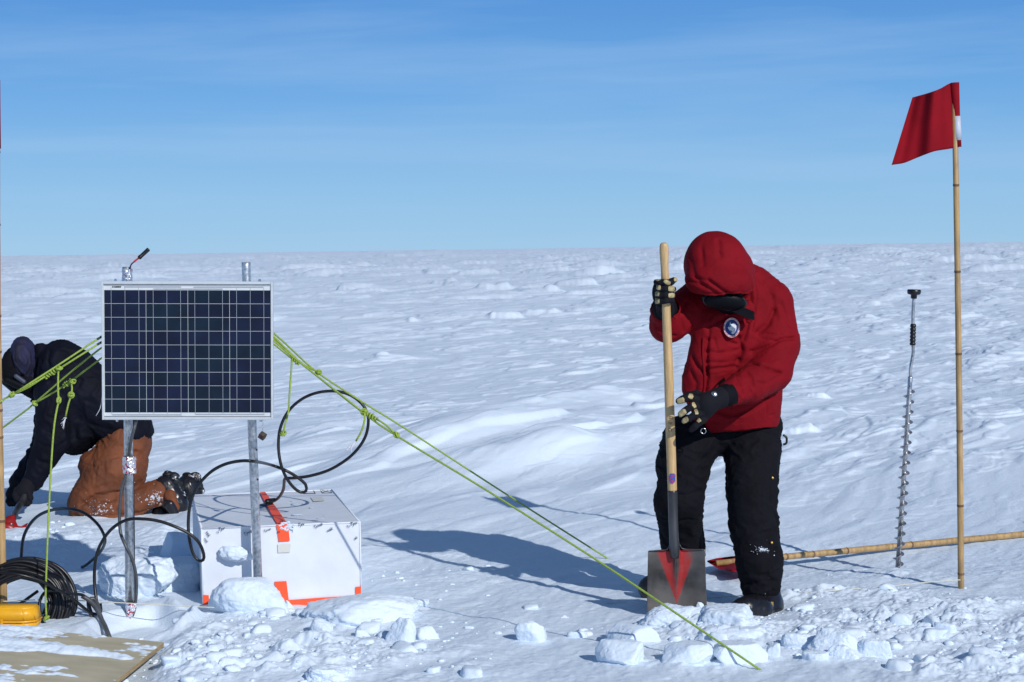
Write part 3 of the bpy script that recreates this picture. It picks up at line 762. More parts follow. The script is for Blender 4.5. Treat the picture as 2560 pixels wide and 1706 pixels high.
V, Fs = sheet(lambda s, t: bx(s, t * BD, 1.0) + Vector((0, 0, -0.006 * math.sin(math.pi * s) * math.sin(math.pi * t))), 24, 30)
mb.add(V, Fs)
mb.build('carton', m_boxwhite, box)
mb = MB()                                        # wrap folds along the edges and corner posts
for (a, b) in ((bx(0, 0, 1), bx(1, 0, 1)), (bx(0, 0, .0), bx(0, 0, 1)), (bx(1, 0, 0), bx(1, 0, 1)), (bx(0, 0, 1), bx(0, BD, 1)), (bx(1, 0, 1), bx(1, BD, 1)), (bx(0, BD, 1), bx(1, BD, 1))):
    mb.tube([a, a.lerp(b, .5), b], .0042, 8)
mb.build('edge_fold', m_boxwhite, box)
def uf(px, py, off=-.005):
    """photo pixel -> point on the box front face"""
    d = ray(px, py); nrm = Vector(e1.cross(Vector((0, 0, 1)))); o_ = Vector(fl2)
    t = (o_ - Vector(CAM)).dot(nrm) / Vector(d).dot(nrm)
    return Vector(CAM) + Vector(d) * t + nrm * (-off if nrm.y < 0 else off)
def ut(px, py, off=.003):
    z = top_l * .5 + top_r * .5
    return Vector(G(px, py, z)) + Vector((0, 0, off))
def patch(fn, poly, off, nsub=1):
    return [tuple(fn(x, y, off)) for x, y in poly]
def tape_f(poly, off=-.0062):
    mb = MB(); mb.add(patch(uf, poly, off), [tuple(range(len(poly)))], sm=False); mb.build('orange_tape', m_orange, box)
tape_f([(507.5, 1487), (522, 1488), (523, 1511), (508, 1512)])
tape_f([(507.5, 1510.5), (537, 1508.5), (537, 1521), (508, 1521)], -.0070)
tape_f([(686, 1454), (716, 1452.5), (722, 1501), (720, 1514), (708, 1500), (692, 1499)])
tape_f([(719, 1500), (800, 1494), (884, 1489), (884, 1505), (722, 1514.5)], -.0070)
tape_f([(888.5, 1467), (902.5, 1466), (902.5, 1486), (888.5, 1486)])
tape_f([(694, 1329), (722, 1328), (724.5, 1352), (697, 1354)], -.0072)
tape_f([(690, 1312), (719, 1310), (722, 1328), (694, 1329)], -.0072)
tt = MB()
V, Fs = sheet(lambda s, t: ut(649 + 14 * s + 43 * t + 12 * t * s, 1233 + 78 * t - 1 * s, .004 + .0012 * math.sin(t * 14)), 3, 14); tt.add(V, Fs)
tt.build('orange_tape', m_orange, box)
mb = MB(); mb.add(patch(uf, [(694, 1361), (727, 1360), (725, 1381), (695, 1382)], -.0058), [(0, 1, 2, 3)], sm=False); mb.build('old_tape', m_glue, box)
mb = MB(); mb.add(patch(ut, [(776, 1245), (805, 1244), (812, 1254), (784, 1256)], .0035), [(0, 1, 2, 3)], sm=False)
mb.build('old_tape', m_glue, box)
# frost film over the tape at the edge
mb = MB()
rg = np.random.default_rng(3)
for k in range(8):
    px, py = 722 + abs(rg.normal()) * 36, 1256 + rg.normal() * 12 + 8
    q = ut(px, py, .001); s = rg.uniform(.003, .012)
    v, f = lump(q, (s * 2.2, s * 2.2, s * .16), int(rg.integers(1e6)), 2, 8, 8, .1); mb.add(v, f)
for k in range(60):
    px, py = rg.uniform(700, 735), 1316 + rg.normal() * 5
    q = uf(px, py, -.006); s = rg.uniform(.002, .006)
    v, f = lump(q, (s * 1.6, s * .5, s), int(rg.integers(1e6)), 2, 8, 8, .1); mb.add(v, f)
for k in range(6):
    px, py = rg.uniform(800, 890), 1293 + rg.normal() * 2
    q = ut(px, py, .001); s = rg.uniform(.002, .007)
    v, f = lump(q, (s * 2.5, s * 1.5, s * .15), int(rg.integers(1e6)), 2, 8, 8, .1); mb.add(v, f)
fr_ = mb.build('frost', m_block, box); fr_['kind'] = 'stuff'
# lettering on the wrap
mb = MB()
def letters(mb, txt, px, py, hpx, ang, fn, skew=1.0, **k):
    V, Fs = text_mesh(txt, 1.0, **k)
    a = R(ang); out = []
    for x, y, _ in V:
        x *= hpx * 1.35; y *= hpx * 1.35 * skew
        X = x * math.cos(a) - y * math.sin(a); Y = x * math.sin(a) + y * math.cos(a)
        out.append(tuple(fn(px + X, py - Y)))
    mb.add(out, Fs, sm=False)
lf = lambda x, y: uf(x, y, -.0085)
for t, px, py, h, an in (('Tyv', 553, 1322, 8.5, 14), ('Tyvek', 621, 1331, 8.5, 26), ('Tyv', 752, 1311, 8.5, 8), ('Tyvek', 795, 1314, 7.5, 22), ('vek', 824, 1324, 8.5, 26), ('Tyv', 883, 1309, 9, 14), ('vek', 520, 1334, 8, -62), ('vek', 515, 1350, 7, -58), ('ek', 889, 1345, 7, 30), ('Ty', 870, 1316, 6, 20), ('Ty', 544, 1331, 5, 20), ('ek', 696, 1329.6, 6, 5), ('Tyvek', 668, 1325, 6, 20)):
    mb = MB(); letters(mb, t, px, py, h, an, lf, shear=.25, off=.012); mb.build('lettering', m_ink, box)
mb = MB()
lt_ = lambda x, y: ut(x, y, .0030)
for x0, x1, y0, y1, sk_ in ((756, 788, 1228, 1236, 4), (800, 830, 1226, 1235, 6)):
    pts = [(x0, y0), (x1 - sk_, y0), (x1, y1), (x0 + sk_, y1), (x0, y0)]
    mb.tube([lt_(*p) for p in pts], .0022, 4)
    if x0 < 790: mb.build('printed_symbol', m_ink, box); mb = MB()
mb.tube([lt_(802, 1227), lt_(828, 1234)], .0022, 4); mb.tube([lt_(806, 1234), lt_(822, 1227)], .0022, 4)
mb.build('printed_symbol', m_ink, box)
# snow lump thrown against the front
c = uf(590, 1384, -.02)
v, f = lump(c, (.062, .035, .048), 91, 5, 7, rough=.12)
props(mesh_obj('snow_lump', v, f, m_block), 'snow lump stuck halfway up the front of the white box', 'snow lump')

# ------------------------------------------------------------------ cables
CY = 8.76
cab = thing('black_cable', 'black cable looping above the white box and down past the left mast', 'cable', P(672, 1262, 9.2))
z5 = zt + .01
end = ut(672, 1259, .016)
ye = end.y
mb = MB()
mb.tube(spline([tuple(ut(668, 1261, .014)), P(676, 1256, ye + .0), P(695, 1246, ye - .05), P(708, 1225, ye - .2), P(711, 1200, ye - .35), P(716, 1196, ye - .38)], .01), .0075, 12)
mb.build('brown_sheath', m_brownwire, cab)
mb = MB(); a_, b_ = ut(664, 1263, .014), Vector(P(688, 1250, ye - .02))
v_, f_ = lathe([(0, .010), (.1, .014), (.45, .014), (.47, .012), (.52, .013), (1, .010)], a_, b_, 14); mb.add(v_, f_)
a_ = ut(657, 1265.5, .004); mb.box(a_ + Vector((.012, 0, .002)), (.05, .05, .008), Matrix.Rotation(R(-20), 3, 'Z'), .003)
mb.build('connector', m_blackplastic, cab)
Yc = ye - .4
loop = [(716, 1196), (740, 1195, Yc), (780, 1189, Yc), (830, 1172, Yc), (880, 1138, Yc - .02), (912, 1095, Yc - .03), (921, 1050, Yc - .05), (912, 1020, Yc - .05), (890, 997, Yc - .05), (862, 983, Yc - .05), (830, 978, Yc - .05), (790, 983, Yc - .05), (752, 1000, Yc - .05), (720, 1030, Yc - .05), (701, 1070, Yc - .06), (696, 1115, Yc - .07), (702, 1160, Yc - .08), (716, 1195, Yc - .07), (735, 1220, Yc - .06), (752, 1231, Yc - .05), (765, 1228, Yc - .05), (764, 1212, Yc - .05), (745, 1195, Yc - .06), (715, 1177, Yc - .08), (675, 1162, Yc - .1), (635, 1154, CY - .07), (600, 1153, CY - .08), (560, 1162, CY - .08), (525, 1182, CY - .06), (495, 1215, CY - .05), (477, 1255, CY - .05), (471, 1300, CY - .05), (473, 1345, CY - .06), (483, 1385, CY - .06), (497, 1402, CY - .06), (508, 1400, CY - .07), (509, 1385, CY - .08), (498, 1358, CY - .09), (475, 1336, CY - .10), (440, 1318, CY - .11), (400, 1304, CY - .11), (360, 1298, CY - .11), (318, 1300, CY - .10), (280, 1322, CY - .09), (252, 1360, CY - .08), (239, 1400, CY - .08), (236, 1450, CY - .08), (241, 1500, CY - .1), (250, 1535, CY - .12)]
mb = MB(); mb.tube(spline(pix(loop, Yc), .012), .0072, 12)
mb.build('cable_run', m_blackplastic, cab)

c2 = thing('black_cable', 'black cable arching from the coil in front of the kneeling person', 'cable', G(205, 1418))
mb = MB(); mb.tube(spline([P(x, y, q) for x, y, q in ((54, 1430, 8.75), (53, 1395, 8.85), (60, 1340, 9.0), (84, 1300, 9.15), (118, 1279, 9.3), (165, 1272, 9.5), (210, 1283, 9.6), (245, 1312, 9.65), (262, 1345, 9.7), (258, 1368, 9.8), (242, 1390, 10.0), (215, 1413, 10.15), (205, 1418, 10.2))], .012), .0075, 12)
mb.build('cable_run', m_blackplastic, c2)
c3 = thing('grey_conduit', 'grey conduit winding down the left mast from the panel', 'conduit', P(330, 1530, MY))
mb = MB(); mb.tube(spline(pix([(342, 1040, MY + .02), (338, 1062), (328, 1100), (322, 1140, MY - .045), (321, 1165, MY - .04), (315, 1188, MY - .05), (304, 1225, MY - .05), (299, 1280, MY - .05), (301, 1330, MY - .06), (314, 1365, MY - .085), (331, 1400, MY - .08), (340, 1440), (341, 1480), (337, 1520), (331, 1540)], MY - .075), .012), .0072, 12)
mb.build('conduit_run', m_greyplastic, c3)
mb = MB(); mb.tube(spline(pix([(332, 1180, MY), (333, 1260), (334, 1350), (334, 1440), (334, 1530)], MY - .015), .03), .0058, 10)
mb.build('black_core_cable', m_blackplastic, c3)

coil = thing('cable_coil', 'big coil of thick black cable standing in the snow behind the yellow case', 'cable coil', G(70, 1592))
mb = MB()
rg = np.random.default_rng(21)
cc = Vector(P(56, 1510, 8.62))
for k in range(120):
    rr = M(101, 8.6) + rg.uniform(-1, 1) * M(24, 8.6); dy = rg.uniform(-.045, .045) * (1 - .3 * abs(rr - M(101, 8.6)) / M(24, 8.6))
    ph = rg.uniform(0, 6.28, 3); tilt = rg.normal() * .03; t2 = rg.normal() * .02
    pts = []
    for i in range(72):
        a = 2 * math.pi * i / 72
        r_ = rr + .006 * math.sin(2 * a + ph[0]) + .003 * math.sin(5 * a + ph[1])
        x = r_ * math.cos(a); z = r_ * .88 * math.sin(a)
        pts.append(cc + Vector((x + dy * .3, dy + x * .12 + tilt * r_ * math.sin(a) + z * .15 + .004 * math.sin(3 * a + ph[2]), z + t2 * x)))
    mb.tube(pts, .0082, 8, closed=True)
mb.build('cable_turns', m_blackplastic, coil)
mb = MB()
for pts in ([(-30, 1432, 8.45), (40, 1436, 8.42), (100, 1452, 8.45), (150, 1478, 8.5), (185, 1500, 8.55), (220, 1528, 8.6), (240, 1536, 8.62), (252, 1530, 8.63), (251, 1510, 8.65)],
            [(115, 1436, 8.55), (150, 1450, 8.5), (172, 1482, 8.52), (210, 1490, 8.6), (240, 1525, 8.62), (262, 1560, 8.6), (275, 1592, 8.5)],
            [(118, 1430, 8.56), (158, 1448, 8.52), (176, 1486, 8.52)],
            [(108, 1560, 8.5), (101, 1535, 8.5), (99, 1505, 8.52), (115, 1480, 8.56), (150, 1478, 8.6)],
            [(-5, 1530, 8.75), (45, 1512, 8.76), (95, 1478, 8.76)],
            [(104, 1545, 8.72), (120, 1510, 8.72), (150, 1485, 8.74)], [(122, 1545, 8.6), (134, 1530, 8.6), (146, 1500, 8.62)]):
    mb.tube(spline([P(*q) for q in pts], .012), .0068, 10)
mb.build('loose_lead', m_blackplastic, coil)
gc = thing('grey_conduit', 'two grey conduit ends rising from the snow pit beside the left mast', 'conduit', P(272, 1590, 8.5))
mb = MB()
mb.tube(spline(pix([(205, 1490, 8.6), (228, 1505, 8.6), (246, 1530, 8.58), (258, 1560, 8.55), (268, 1580, 8.5), (276, 1600, 8.48)], 8.5), .012), 0.0105, 12)
mb.build('conduit_end', m_greyplastic, gc)
mb = MB()
mb.tube(spline(pix([(238, 1572, 8.62), (231, 1545, 8.62), (222, 1515, 8.63), (223, 1501, 8.64), (234, 1497, 8.65), (243, 1510, 8.64), (248, 1530, 8.6)], 8.5), .01), .0095, 12)
mb.build('conduit_end', m_greyplastic, gc)

# ------------------------------------------------------------------ guy ropes
RR = .0043
def knot(mb, pts, Y, turns, rad):
    """coiled hitch wound round the rope between photo points"""
    a, b = Vector(P(*pts[0], Y)), Vector(P(*pts[1], Y)); t = (b - a).normalized(); u = t.orthogonal().normalized(); w_ = t.cross(u)
    n = int(turns * 14); q = []
    for i in range(n + 1):
        an = 2 * math.pi * turns * i / n
        q.append(a + (b - a) * (i / n) + (u * math.cos(an) + w_ * math.sin(an)) * rad * (.85 + .3 * math.sin(an * .37 + 1)))
    mb.tube(q, RR * 1.05, 8)
def ball_knot(mb, px, py, Y, s=.013, seed=0):
    c = Vector(P(px, py, Y)); rg = np.random.default_rng(seed)
    for k in range(3):
        u = Vector(rg.normal(size=3)).normalized(); w_ = u.orthogonal().normalized(); v_ = u.cross(w_)
        mb.tube([c + (w_ * math.cos(a) + v_ * math.sin(a)) * s * (1 - .15 * k) for a in np.linspace(0, 2 * math.pi, 15)[:-1]], RR, 7, closed=True)
def fray(px, py, Y, dx, dy, seed, parent):
    rg = np.random.default_rng(seed); mb = MB()
    for k in range(9):
        e = (px + dx + rg.normal() * 5, py + dy + rg.normal() * 6)
        m_ = ((px + e[0]) / 2 + rg.normal() * 2, (py + e[1]) / 2)
        mb.tube(spline([P(px, py, Y), P(*m_, Y + rg.normal() * .004), P(*e, Y + rg.normal() * .01)], .006), .0012, 5)
    mb.build('frayed_core', m_strand, parent)
def rope(label, runs, knots, tails=(), balls=(), frays=(), base=None, sleeves=()):
    t = thing('guy_rope', label, 'rope', base)
    mb = MB()
    for pts in runs: mb.tube(spline([P(*q) for q in pts], .08), RR, 8)
    mb.build('line', m_lime, t)
    for (a, b, Y, n, rd) in knots:
        mb = MB(); knot(mb, (a, b), Y, n, rd); mb.build('hitch', m_lime, t)
    for i, (px, py, Y) in enumerate(balls):
        mb = MB(); ball_knot(mb, px, py, Y, seed=int(px)); mb.build('knot', m_lime, t)
    for pts in tails:
        mb = MB(); mb.tube(spline([P(*q) for q in pts], .02), RR, 8); mb.build('tail', m_lime, t)
    for f in frays: fray(*f, t)
    for pts in sleeves:
        mb = MB(); mb.tube([P(*q) for q in pts], RR * 1.25, 8); mb.build('sleeve', m_dklime, t)
    return t
LA = (318, 806, MY - .03); LB = (318, 818, MY + .03)
rope('bright green guy rope, upper one left of the panel, long tail to the coil',
     [[LA, (252, 843, 8.80), (140, 917, 8.7), (30, 987, 8.6), (0, 1005, 8.58), (-420, 1270, 8.2), (-900, 1560, 7.9)],
      [(318, 820, MY - .03), (252, 857, 8.80), (150, 921, 8.7)], [(113, 941, 8.68), (70, 969, 8.65), (30, 987, 8.6)], [(113, 943, 8.69), (70, 965, 8.64), (30, 987, 8.6)]],
     [((150, 921), (113, 942), 8.7, 6, .009)], tails=[[(146, 925, 8.69), (145, 960, 8.68), (146, 995, 8.67), (147, 1001, 8.67), (139, 1040, 8.66), (133, 1090, 8.64), (127, 1180, 8.6), (121, 1300, 8.55), (117, 1400, 8.50), (114, 1490, 8.48), (116, 1545, 8.47)]],
     balls=[(30, 987, 8.6), (147, 1001, 8.67), (148, 921, 8.69), (116, 1546, 8.47)], base=P(-900, 1560, 7.9), sleeves=[[(254, 842, 8.8), (243, 849, 8.79)], [(254, 856, 8.8), (243, 862, 8.79)]])
rope('darker green guy rope, lower one left of the panel, short frayed tail',
     [[(318, 830, MY), (252, 871, 8.9), (160, 945, 9.0), (87, 1008, 9.1), (12, 1066, 9.2), (-300, 1290, 9.6), (-560, 1480, 10.0)],
      [(318, 848, MY), (252, 897, 8.9), (182, 950, 9.0)], [(157, 967, 9.02), (120, 990, 9.06), (87, 1008, 9.1)]],
     [((180, 952), (157, 966), 9.0, 5, .009)], tails=[[(178, 955, 8.98), (180, 972, 8.97), (178, 988, 8.96), (171, 1010, 8.96), (164, 1042, 8.96)]],
     balls=[(87, 1009, 9.1), (178, 988, 8.96), (182, 954, 8.98)], frays=[(164, 1044, 8.96, -8, 18, 3)], base=P(-560, 1480, 10.0))
rope('green guy rope reaching the snow farther back right of the panel, with straight hanging tail',
     [[(625, 790, MY), (684, 833, 8.93), (740, 884, 9.05), (795, 933, 9.15), (905, 1005, 9.3), (1010, 1070, 9.45), (1250, 1226, 9.8), (1518, 1396, 10.2), (1530, 1403, 10.22)],
      [(625, 806, MY), (684, 846, 8.93), (735, 897, 9.03)], [(625, 812, MY), (684, 860, 8.92), (730, 897, 9.02)], [(745, 905, 9.05), (797, 932, 9.15)]],
     [((729, 896), (748, 909), 9.03, 3.5, .009)], tails=[[(730, 900, 9.0), (728, 930, 8.98), (723, 1000, 8.96), (721, 1030, 8.95), (713, 1060, 8.94), (708, 1086, 8.94)]],
     balls=[(796, 931, 9.15), (708, 1084, 8.94)], base=P(1530, 1403, 10.22))
rope('green guy rope ending in the foreground snow before the shoveler, with frayed tail',
     [[(625, 798, MY - .03), (684, 841, 8.82), (740, 897, 8.75), (905, 1030, 8.55), (990, 1089, 8.45), (1200, 1216, 8.22), (1480, 1393, 7.90), (1700, 1540, 7.64), (1902, 1676, 7.42)],
      [(625, 808, MY - .03), (684, 852, 8.8), (740, 899, 8.74), (903, 1027, 8.55)], [(941, 1048, 8.5), (965, 1063, 8.48), (990, 1087, 8.45)]],
     [((910, 1030), (942, 1049), 8.52, 5, .010)], tails=[[(911, 1033, 8.5), (912, 1048, 8.49), (907, 1070, 8.49), (900, 1086, 8.49), (890, 1103, 8.5)]],
     balls=[(991, 1088, 8.45), (910, 1030, 8.52)], frays=[(889, 1105, 8.5, -16, 22, 5)], base=P(1902, 1676, 7.5))

# ------------------------------------------------------------------ bamboo flags
def cane(mb, a, b, r, nodes, seed=0, mi=0):
    a = Vector(a); b = Vector(b); rg = np.random.default_rng(seed)
    L_ = (b - a).length; prof = []; nd = sorted(nodes)
    pts = sorted(set([0, 1] + [x + d for x in nd for d in (-.006, -.002, .0, .003, .008)]))
    for s in pts:
        rr = r * (1.06 - .12 * s)
        for x in nd:
            if abs(s - x) < 1e-4: rr *= 1.14
            elif abs(s - x + .002) < 1e-4: rr *= .95
            elif abs(s - x - .003) < 1e-4: rr *= 1.05
        prof.append((s, rr))
    mid = []; 
    bow = Vector((rg.normal(), rg.normal(), 0)) * .010
    V, Fs = lathe(prof, a, b, 16)
    V = [tuple(Vector(v) + bow * math.sin(math.pi * max(0, min(1, (Vector(v) - a).dot(b - a) / L_ ** 2)))) for v in V]
    mb.add(V, Fs, mi)
    k0 = len(mb.mi) - len(Fs)
    for i in range(len(prof) - 1):
        if any(x - .0025 < prof[i][0] < x + .0012 for x in nd):
            for k in range(16): mb.mi[k0 + i * 16 + k] = 1
def cloth_flag(outline, Y, seed, parent, name='cloth'):
    """outline: top edge pts, bottom edge pts (photo), hoist first"""
    top, bot = outline; n, m = 36, 26
    tp = np.array(spline([np.array([*p, 0]) for p in top], 1)); bt = np.array(spline([np.array([*p, 0]) for p in bot], 1))
    def at(c, s):
        q = s * (len(c) - 1); i = int(q); j = min(i + 1, len(c) - 1); return c[i] * (1 - (q - i)) + c[j] * (q - i)
    V = []
    for j in range(m + 1):
        for i in range(n + 1):
            s, t = i / n, j / m
            p = at(tp, s) * (1 - t) + at(bt, s) * t
            bul = -8 * math.sin(math.pi * t) * s ** 2 * 0
            y = Y + .024 * math.sin(s * 8.5 + 1.2 * t + seed) * s ** .6 + .007 * math.sin(s * 21 + 1.5 * t) * s ** .5 + .05 * s * s
            V.append(P(p[0] + bul, p[1], y))
    V = np.array(V)
    Fs = [(j * (n + 1) + i, j * (n + 1) + i + 1, (j + 1) * (n + 1) + i + 1, (j + 1) * (n + 1) + i) for j in range(m) for i in range(n)]
    off = np.array([0, .0016, 0]); K = len(V)
    V2 = np.concatenate([V, V + off])
    F2 = Fs + [tuple(K + q for q in reversed(f)) for f in Fs]
    rim = [i for i in range(n + 1)] + [(j + 1) * (n + 1) - 1 for j in range(1, m + 1)] + [m * (n + 1) + i for i in range(n - 1, -1, -1)] + [j * (n + 1) for j in range(m - 1, 0, -1)]
    for a, b in zip(rim, rim[1:] + rim[:1]): F2.append((b, a, K + a, K + b))
    return mesh_obj(name, V2, F2, m_flag, parent)
FY = 9.12
fp = thing('flag_pole', 'upright bamboo pole flying a red flag at the right of the picture', 'flag pole', G(2403, 1487), 'bamboo poles with red flags')
mb = MB(); a, b = P(2403, 1500, FY), P(2386, 212, FY)
H_ = 1288.
cane(mb, a, b, M(7.6, FY), [(1500 - y) / H_ for y in (1435, 1263, 1075, 882, 677, 462)], 2)
mb.build('cane', [m_bamboo, m_node], fp)
cloth_flag(([(2389, 209), (2374, 209), (2350, 222), (2320, 233), (2281, 244)], [(2400, 367), (2378, 372), (2340, 378), (2318, 385), (2290, 396), (2260, 408), (2229, 413)]), FY - .012, .5, fp)
mb = MB(); rp = [P(2387, 207, FY), P(2389, 250, FY), P(2391, 290, FY), P(2393, 330, FY), P(2395.5, 368, FY)]
mb.tube(rp, [M(11, FY), M(10, FY), M(9, FY), M(8.8, FY), M(8.2, FY)], 18); props(mb.build('pole_sleeve', m_flag, fp))
mb = MB(); mb.tube([P(2391.6, 291, FY), P(2393, 320, FY), P(2394.6, 351, FY)], M(9.6, FY), 18)
props(mb.build('reflective_band', mat('grey_reflective_band', (.48, .52, .60), .5, var=.08), fp), 'pale grey band around the red sleeve')

f2 = thing('flag_pole', 'bamboo pole with red flag at the extreme left edge of the picture', 'flag pole', P(20, 1570, 8.5), 'bamboo poles with red flags')
mb = MB(); cane(mb, P(11, 1585, 8.62), P(-9, 200, 8.62), M(9.4, 8.62), [(1585 - y) / 1385. for y in (1418, 1300, 1090, 1022, 876, 787, 560, 380)], 5)
mb.build('cane', [m_bamboo, m_node], f2)
cloth_flag(([(-6, 202), (-30, 206), (-70, 225), (-110, 236)], [(-4, 372), (-30, 378), (-80, 396), (-150, 420)]), 8.6, 2.2, f2)
mb = MB(); mb.tube([P(-9, 200, 8.62), P(-8, 290, 8.62), P(-7, 372, 8.62)], M(9.3, 8.62), 16); mb.build('pole_sleeve', m_flag, f2)

f3 = thing('flag_pole', 'fallen bamboo pole with red flag lying on the snow behind the shoveler', 'flag pole', G(2100, 1385), 'bamboo poles with red flags')
mb = MB(); a, b = np.array(G(2700, 1323, .02)), np.array(G(1790, 1409, .03))
cane(mb, a, b, .0165, [.165, .345, .485, .66, .75, .82], 9); mb.build('cane', [m_bamboo, m_node], f3)
def gsheet(top, bot, zf, n=24, m=10):
    V = []
    for j in range(m + 1):
        for i in range(n + 1):
            s, t = i / n, j / m
            x = np.interp(s, np.linspace(0, 1, len(top)), [q[0] for q in top]) * (1 - t) + np.interp(s, np.linspace(0, 1, len(bot)), [q[0] for q in bot]) * t
            y = np.interp(s, np.linspace(0, 1, len(top)), [q[1] for q in top]) * (1 - t) + np.interp(s, np.linspace(0, 1, len(bot)), [q[1] for q in bot]) * t
            V.append(G(x, y, zf(s, t)))
    Fs = [(j * (n + 1) + i, j * (n + 1) + i + 1, (j + 1) * (n + 1) + i + 1, (j + 1) * (n + 1) + i) for j in range(m) for i in range(n)]
    return V, Fs
mb = MB(); mb.add(*gsheet([(1768, 1402), (1790, 1396), (1830, 1391), (1900, 1386)], [(1768, 1405), (1795, 1422), (1830, 1430), (1900, 1432)], lambda s, t: .03 + .02 * math.sin(6 * t + 4 * s) + .012 * math.sin(11 * s)))
mb.build('cloth', m_flag, f3)

# twine
tw = MB()
tp = [(2403, 1450, FY), (2403, 1450, FY - .012), (2330, 1455, 9.08), (2240, 1464, 9.0), (2060, 1479, 8.95), (1900, 1487, 8.93), (1700, 1500, 8.9), (1560, 1507, 8.88), (1300, 1519, 8.82), (1150, 1522, 8.8), (1000, 1524, 8.78), (850, 1526, 8.75), (700, 1522, 8.72), (530, 1519, 8.70), (430, 1514, 8.68), (330, 1509, 8.66), (180, 1501, 8.64), (120, 1499, 8.62), (30, 1503, 8.60), (8, 1504, 8.59)]
tw.tube(spline([P(*q) for q in tp], .05), .0021, 6)
props(tw.build('twine', m_string), 'thin white twine strung low between the flag poles', 'twine')

# ------------------------------------------------------------------ auger
au = thing('ice_auger', 'steel spiral ice auger with bent black gripped crank, stuck in the snow', 'ice auger', G(2244, 1428))
AY = 9.74
ab, at_ = Vector(P(2243, 1440, AY)), Vector(P(2276, 942, AY))
mb = MB(); r = M(6.0, AY)
v_, f_ = lathe([(0, r), (.995, r), (1, r * .9)], ab, at_, 20); mb.add(v_, f_)
mb.build('shaft', m_auger, au)
mb = MB()
s0 = Vector(P(2243.6, 1432, AY)); s1 = Vector(P(2273.5, 976, AY)); t = (s1 - s0).normalized(); u = t.orthogonal().normalized(); w_ = t.cross(u)
TURN = 18; n = TURN * 26; V = []; Fs = []
for i in range(n + 1):
    an = 2 * math.pi * i / 26; c = s0.lerp(s1, i / n); d = u * math.cos(an) + w_ * math.sin(an); ro = M(14, AY)
    for (rr, dz) in ((r * .9, 0), (ro, 0), (ro, .0028), (r * .9, .0034)): V.append((c + d * rr + t * dz)[:])
for i in range(n):
    for k in range(4):
        Fs.append((i * 4 + k, i * 4 + (k + 1) % 4, (i + 1) * 4 + (k + 1) % 4, (i + 1) * 4 + k))
Fs += [(3, 2, 1, 0), (n * 4, n * 4 + 1, n * 4 + 2, n * 4 + 3)]
mb.add(V, Fs, sm=False); mb.build('spiral_blade', m_auger, au)
mb = MB(); mb.tube(spline(pix([(2276, 945), (2276, 925), (2280, 900), (2283, 880), (2282.5, 865), (2282, 800), (2283, 770), (2285, 738)], AY), .01), M(4.2, AY), 14)
mb.build('crank', m_auger, au)
mb = MB(); a, b = P(2281.5, 864, AY), P(2283, 810, AY); rg_ = M(7.3, AY); prof = [(0, rg_ * .7)]
for k in range(6):
    s = k / 6; prof += [(s + .02, rg_), (s + .12, rg_ * 1.03), (s + .135, rg_ * .82), (s + .16, rg_ * .82)]
prof += [(1, rg_ * .7)]
v_, f_ = lathe(prof, a, b, 18); mb.add(v_, f_); mb.build('grip', m_blackplastic, au)
mb = MB(); v_, f_ = lathe([(0, M(7.5, AY)), (.4, M(8, AY)), (.46, M(15, AY)), (.6, M(17, AY)), (.9, M(17.3, AY)), (1, M(15, AY))], P(2284.5, 747, AY), P(2285.5, 724, AY), 22); mb.add(v_, f_)
mb.build('knob', m_blackplastic, au)
mb = MB(); c = Vector(P(2275, 965, AY)) + Vector((0, -r, 0)); v_, f_ = lathe([(0, .004), (1, .0035)], c, c + Vector((0, -.005, 0)), 10); mb.add(v_, f_); mb.build('locking_pin', m_chrome, au)

# ------------------------------------------------------------------ board and yellow case
cR, cF, cL = np.array(G(410, 1606, .045)), np.array(G(322, 1735, .045)), None
er = Vector(cF - cR).normalized(); zl = .10
cLb = np.array(P(0, 1565, 8.0)); el = Vector(cLb - cR).normalized()
er = (er - el * er.dot(el) * .6).normalized()
bn = el.cross(er).normalized()
if bn.z < 0: bn = -bn
bo = thing('plywood_board', 'snow dusted plywood sheet lying at the bottom left corner', 'board', Vector(cR) + el * .6 + er * .4)
LW, LD, LT = 1.3, 1.1, .018
Q = lambda s, t, h=0: Vector(cR) + el * s * LW + er * t * LD + bn * h
mb = MB()
n, m = 60, 44
V, Fs = sheet(lambda s, t: Q(s, t), n, m); mb.add(V, Fs, sm=False)
bor = [Q(0, 0), Q(1, 0), Q(1, 1), Q(0, 1)]; low = [Q(0, 0, -LT), Q(1, 0, -LT), Q(1, 1, -LT), Q(0, 1, -LT)]
mb.build('top_face', m_ply, bo)
mb = MB(); mb.add([p[:] for p in bor + low], [(0, 4, 5, 1), (1, 5, 6, 2), (2, 6, 7, 3), (3, 7, 4, 0), (4, 7, 6, 5)], sm=False)
mb.build('cut_edge', m_plyedge, bo)
n, m = 220, 170
V = []
S, T = np.meshgrid(np.linspace(0.0, 1, n), np.linspace(0.0, 1, m), indexing='ij')
S = S.ravel(); T = T.ravel()
Xs, Ys = S * LW, T * LD
hh = noise2(Xs * 2.2 + 5.3, Ys * 4.5 + 2.1) + .55 * noise2(Xs * 6 + 1, Ys * 11) + .32 * noise2(Xs * 17, Ys * 28) + .16 * noise2(Xs * 50, Ys * 60)
hh += -.06 + .62 * np.exp(-((Xs - .86) / .30) ** 2 - ((Ys - .24) / .12) ** 2) + .30 * np.exp(-((Xs - .12) / .10) ** 2 - ((Ys - .12) / .05) ** 2) + .42 * np.exp(-((Xs - .2) / .3) ** 2 - ((Ys - .34) / .06) ** 2) + .35 * np.exp(-((Xs - 1.0) / .22) ** 2 - ((Ys - .0) / .14) ** 2) - .45 * np.exp(-((Xs - .3) / .22) ** 2 - ((Ys - .18) / .08) ** 2) - .3 * np.exp(-((Xs - .35) / .3) ** 2 - ((Ys - .48) / .06) ** 2)
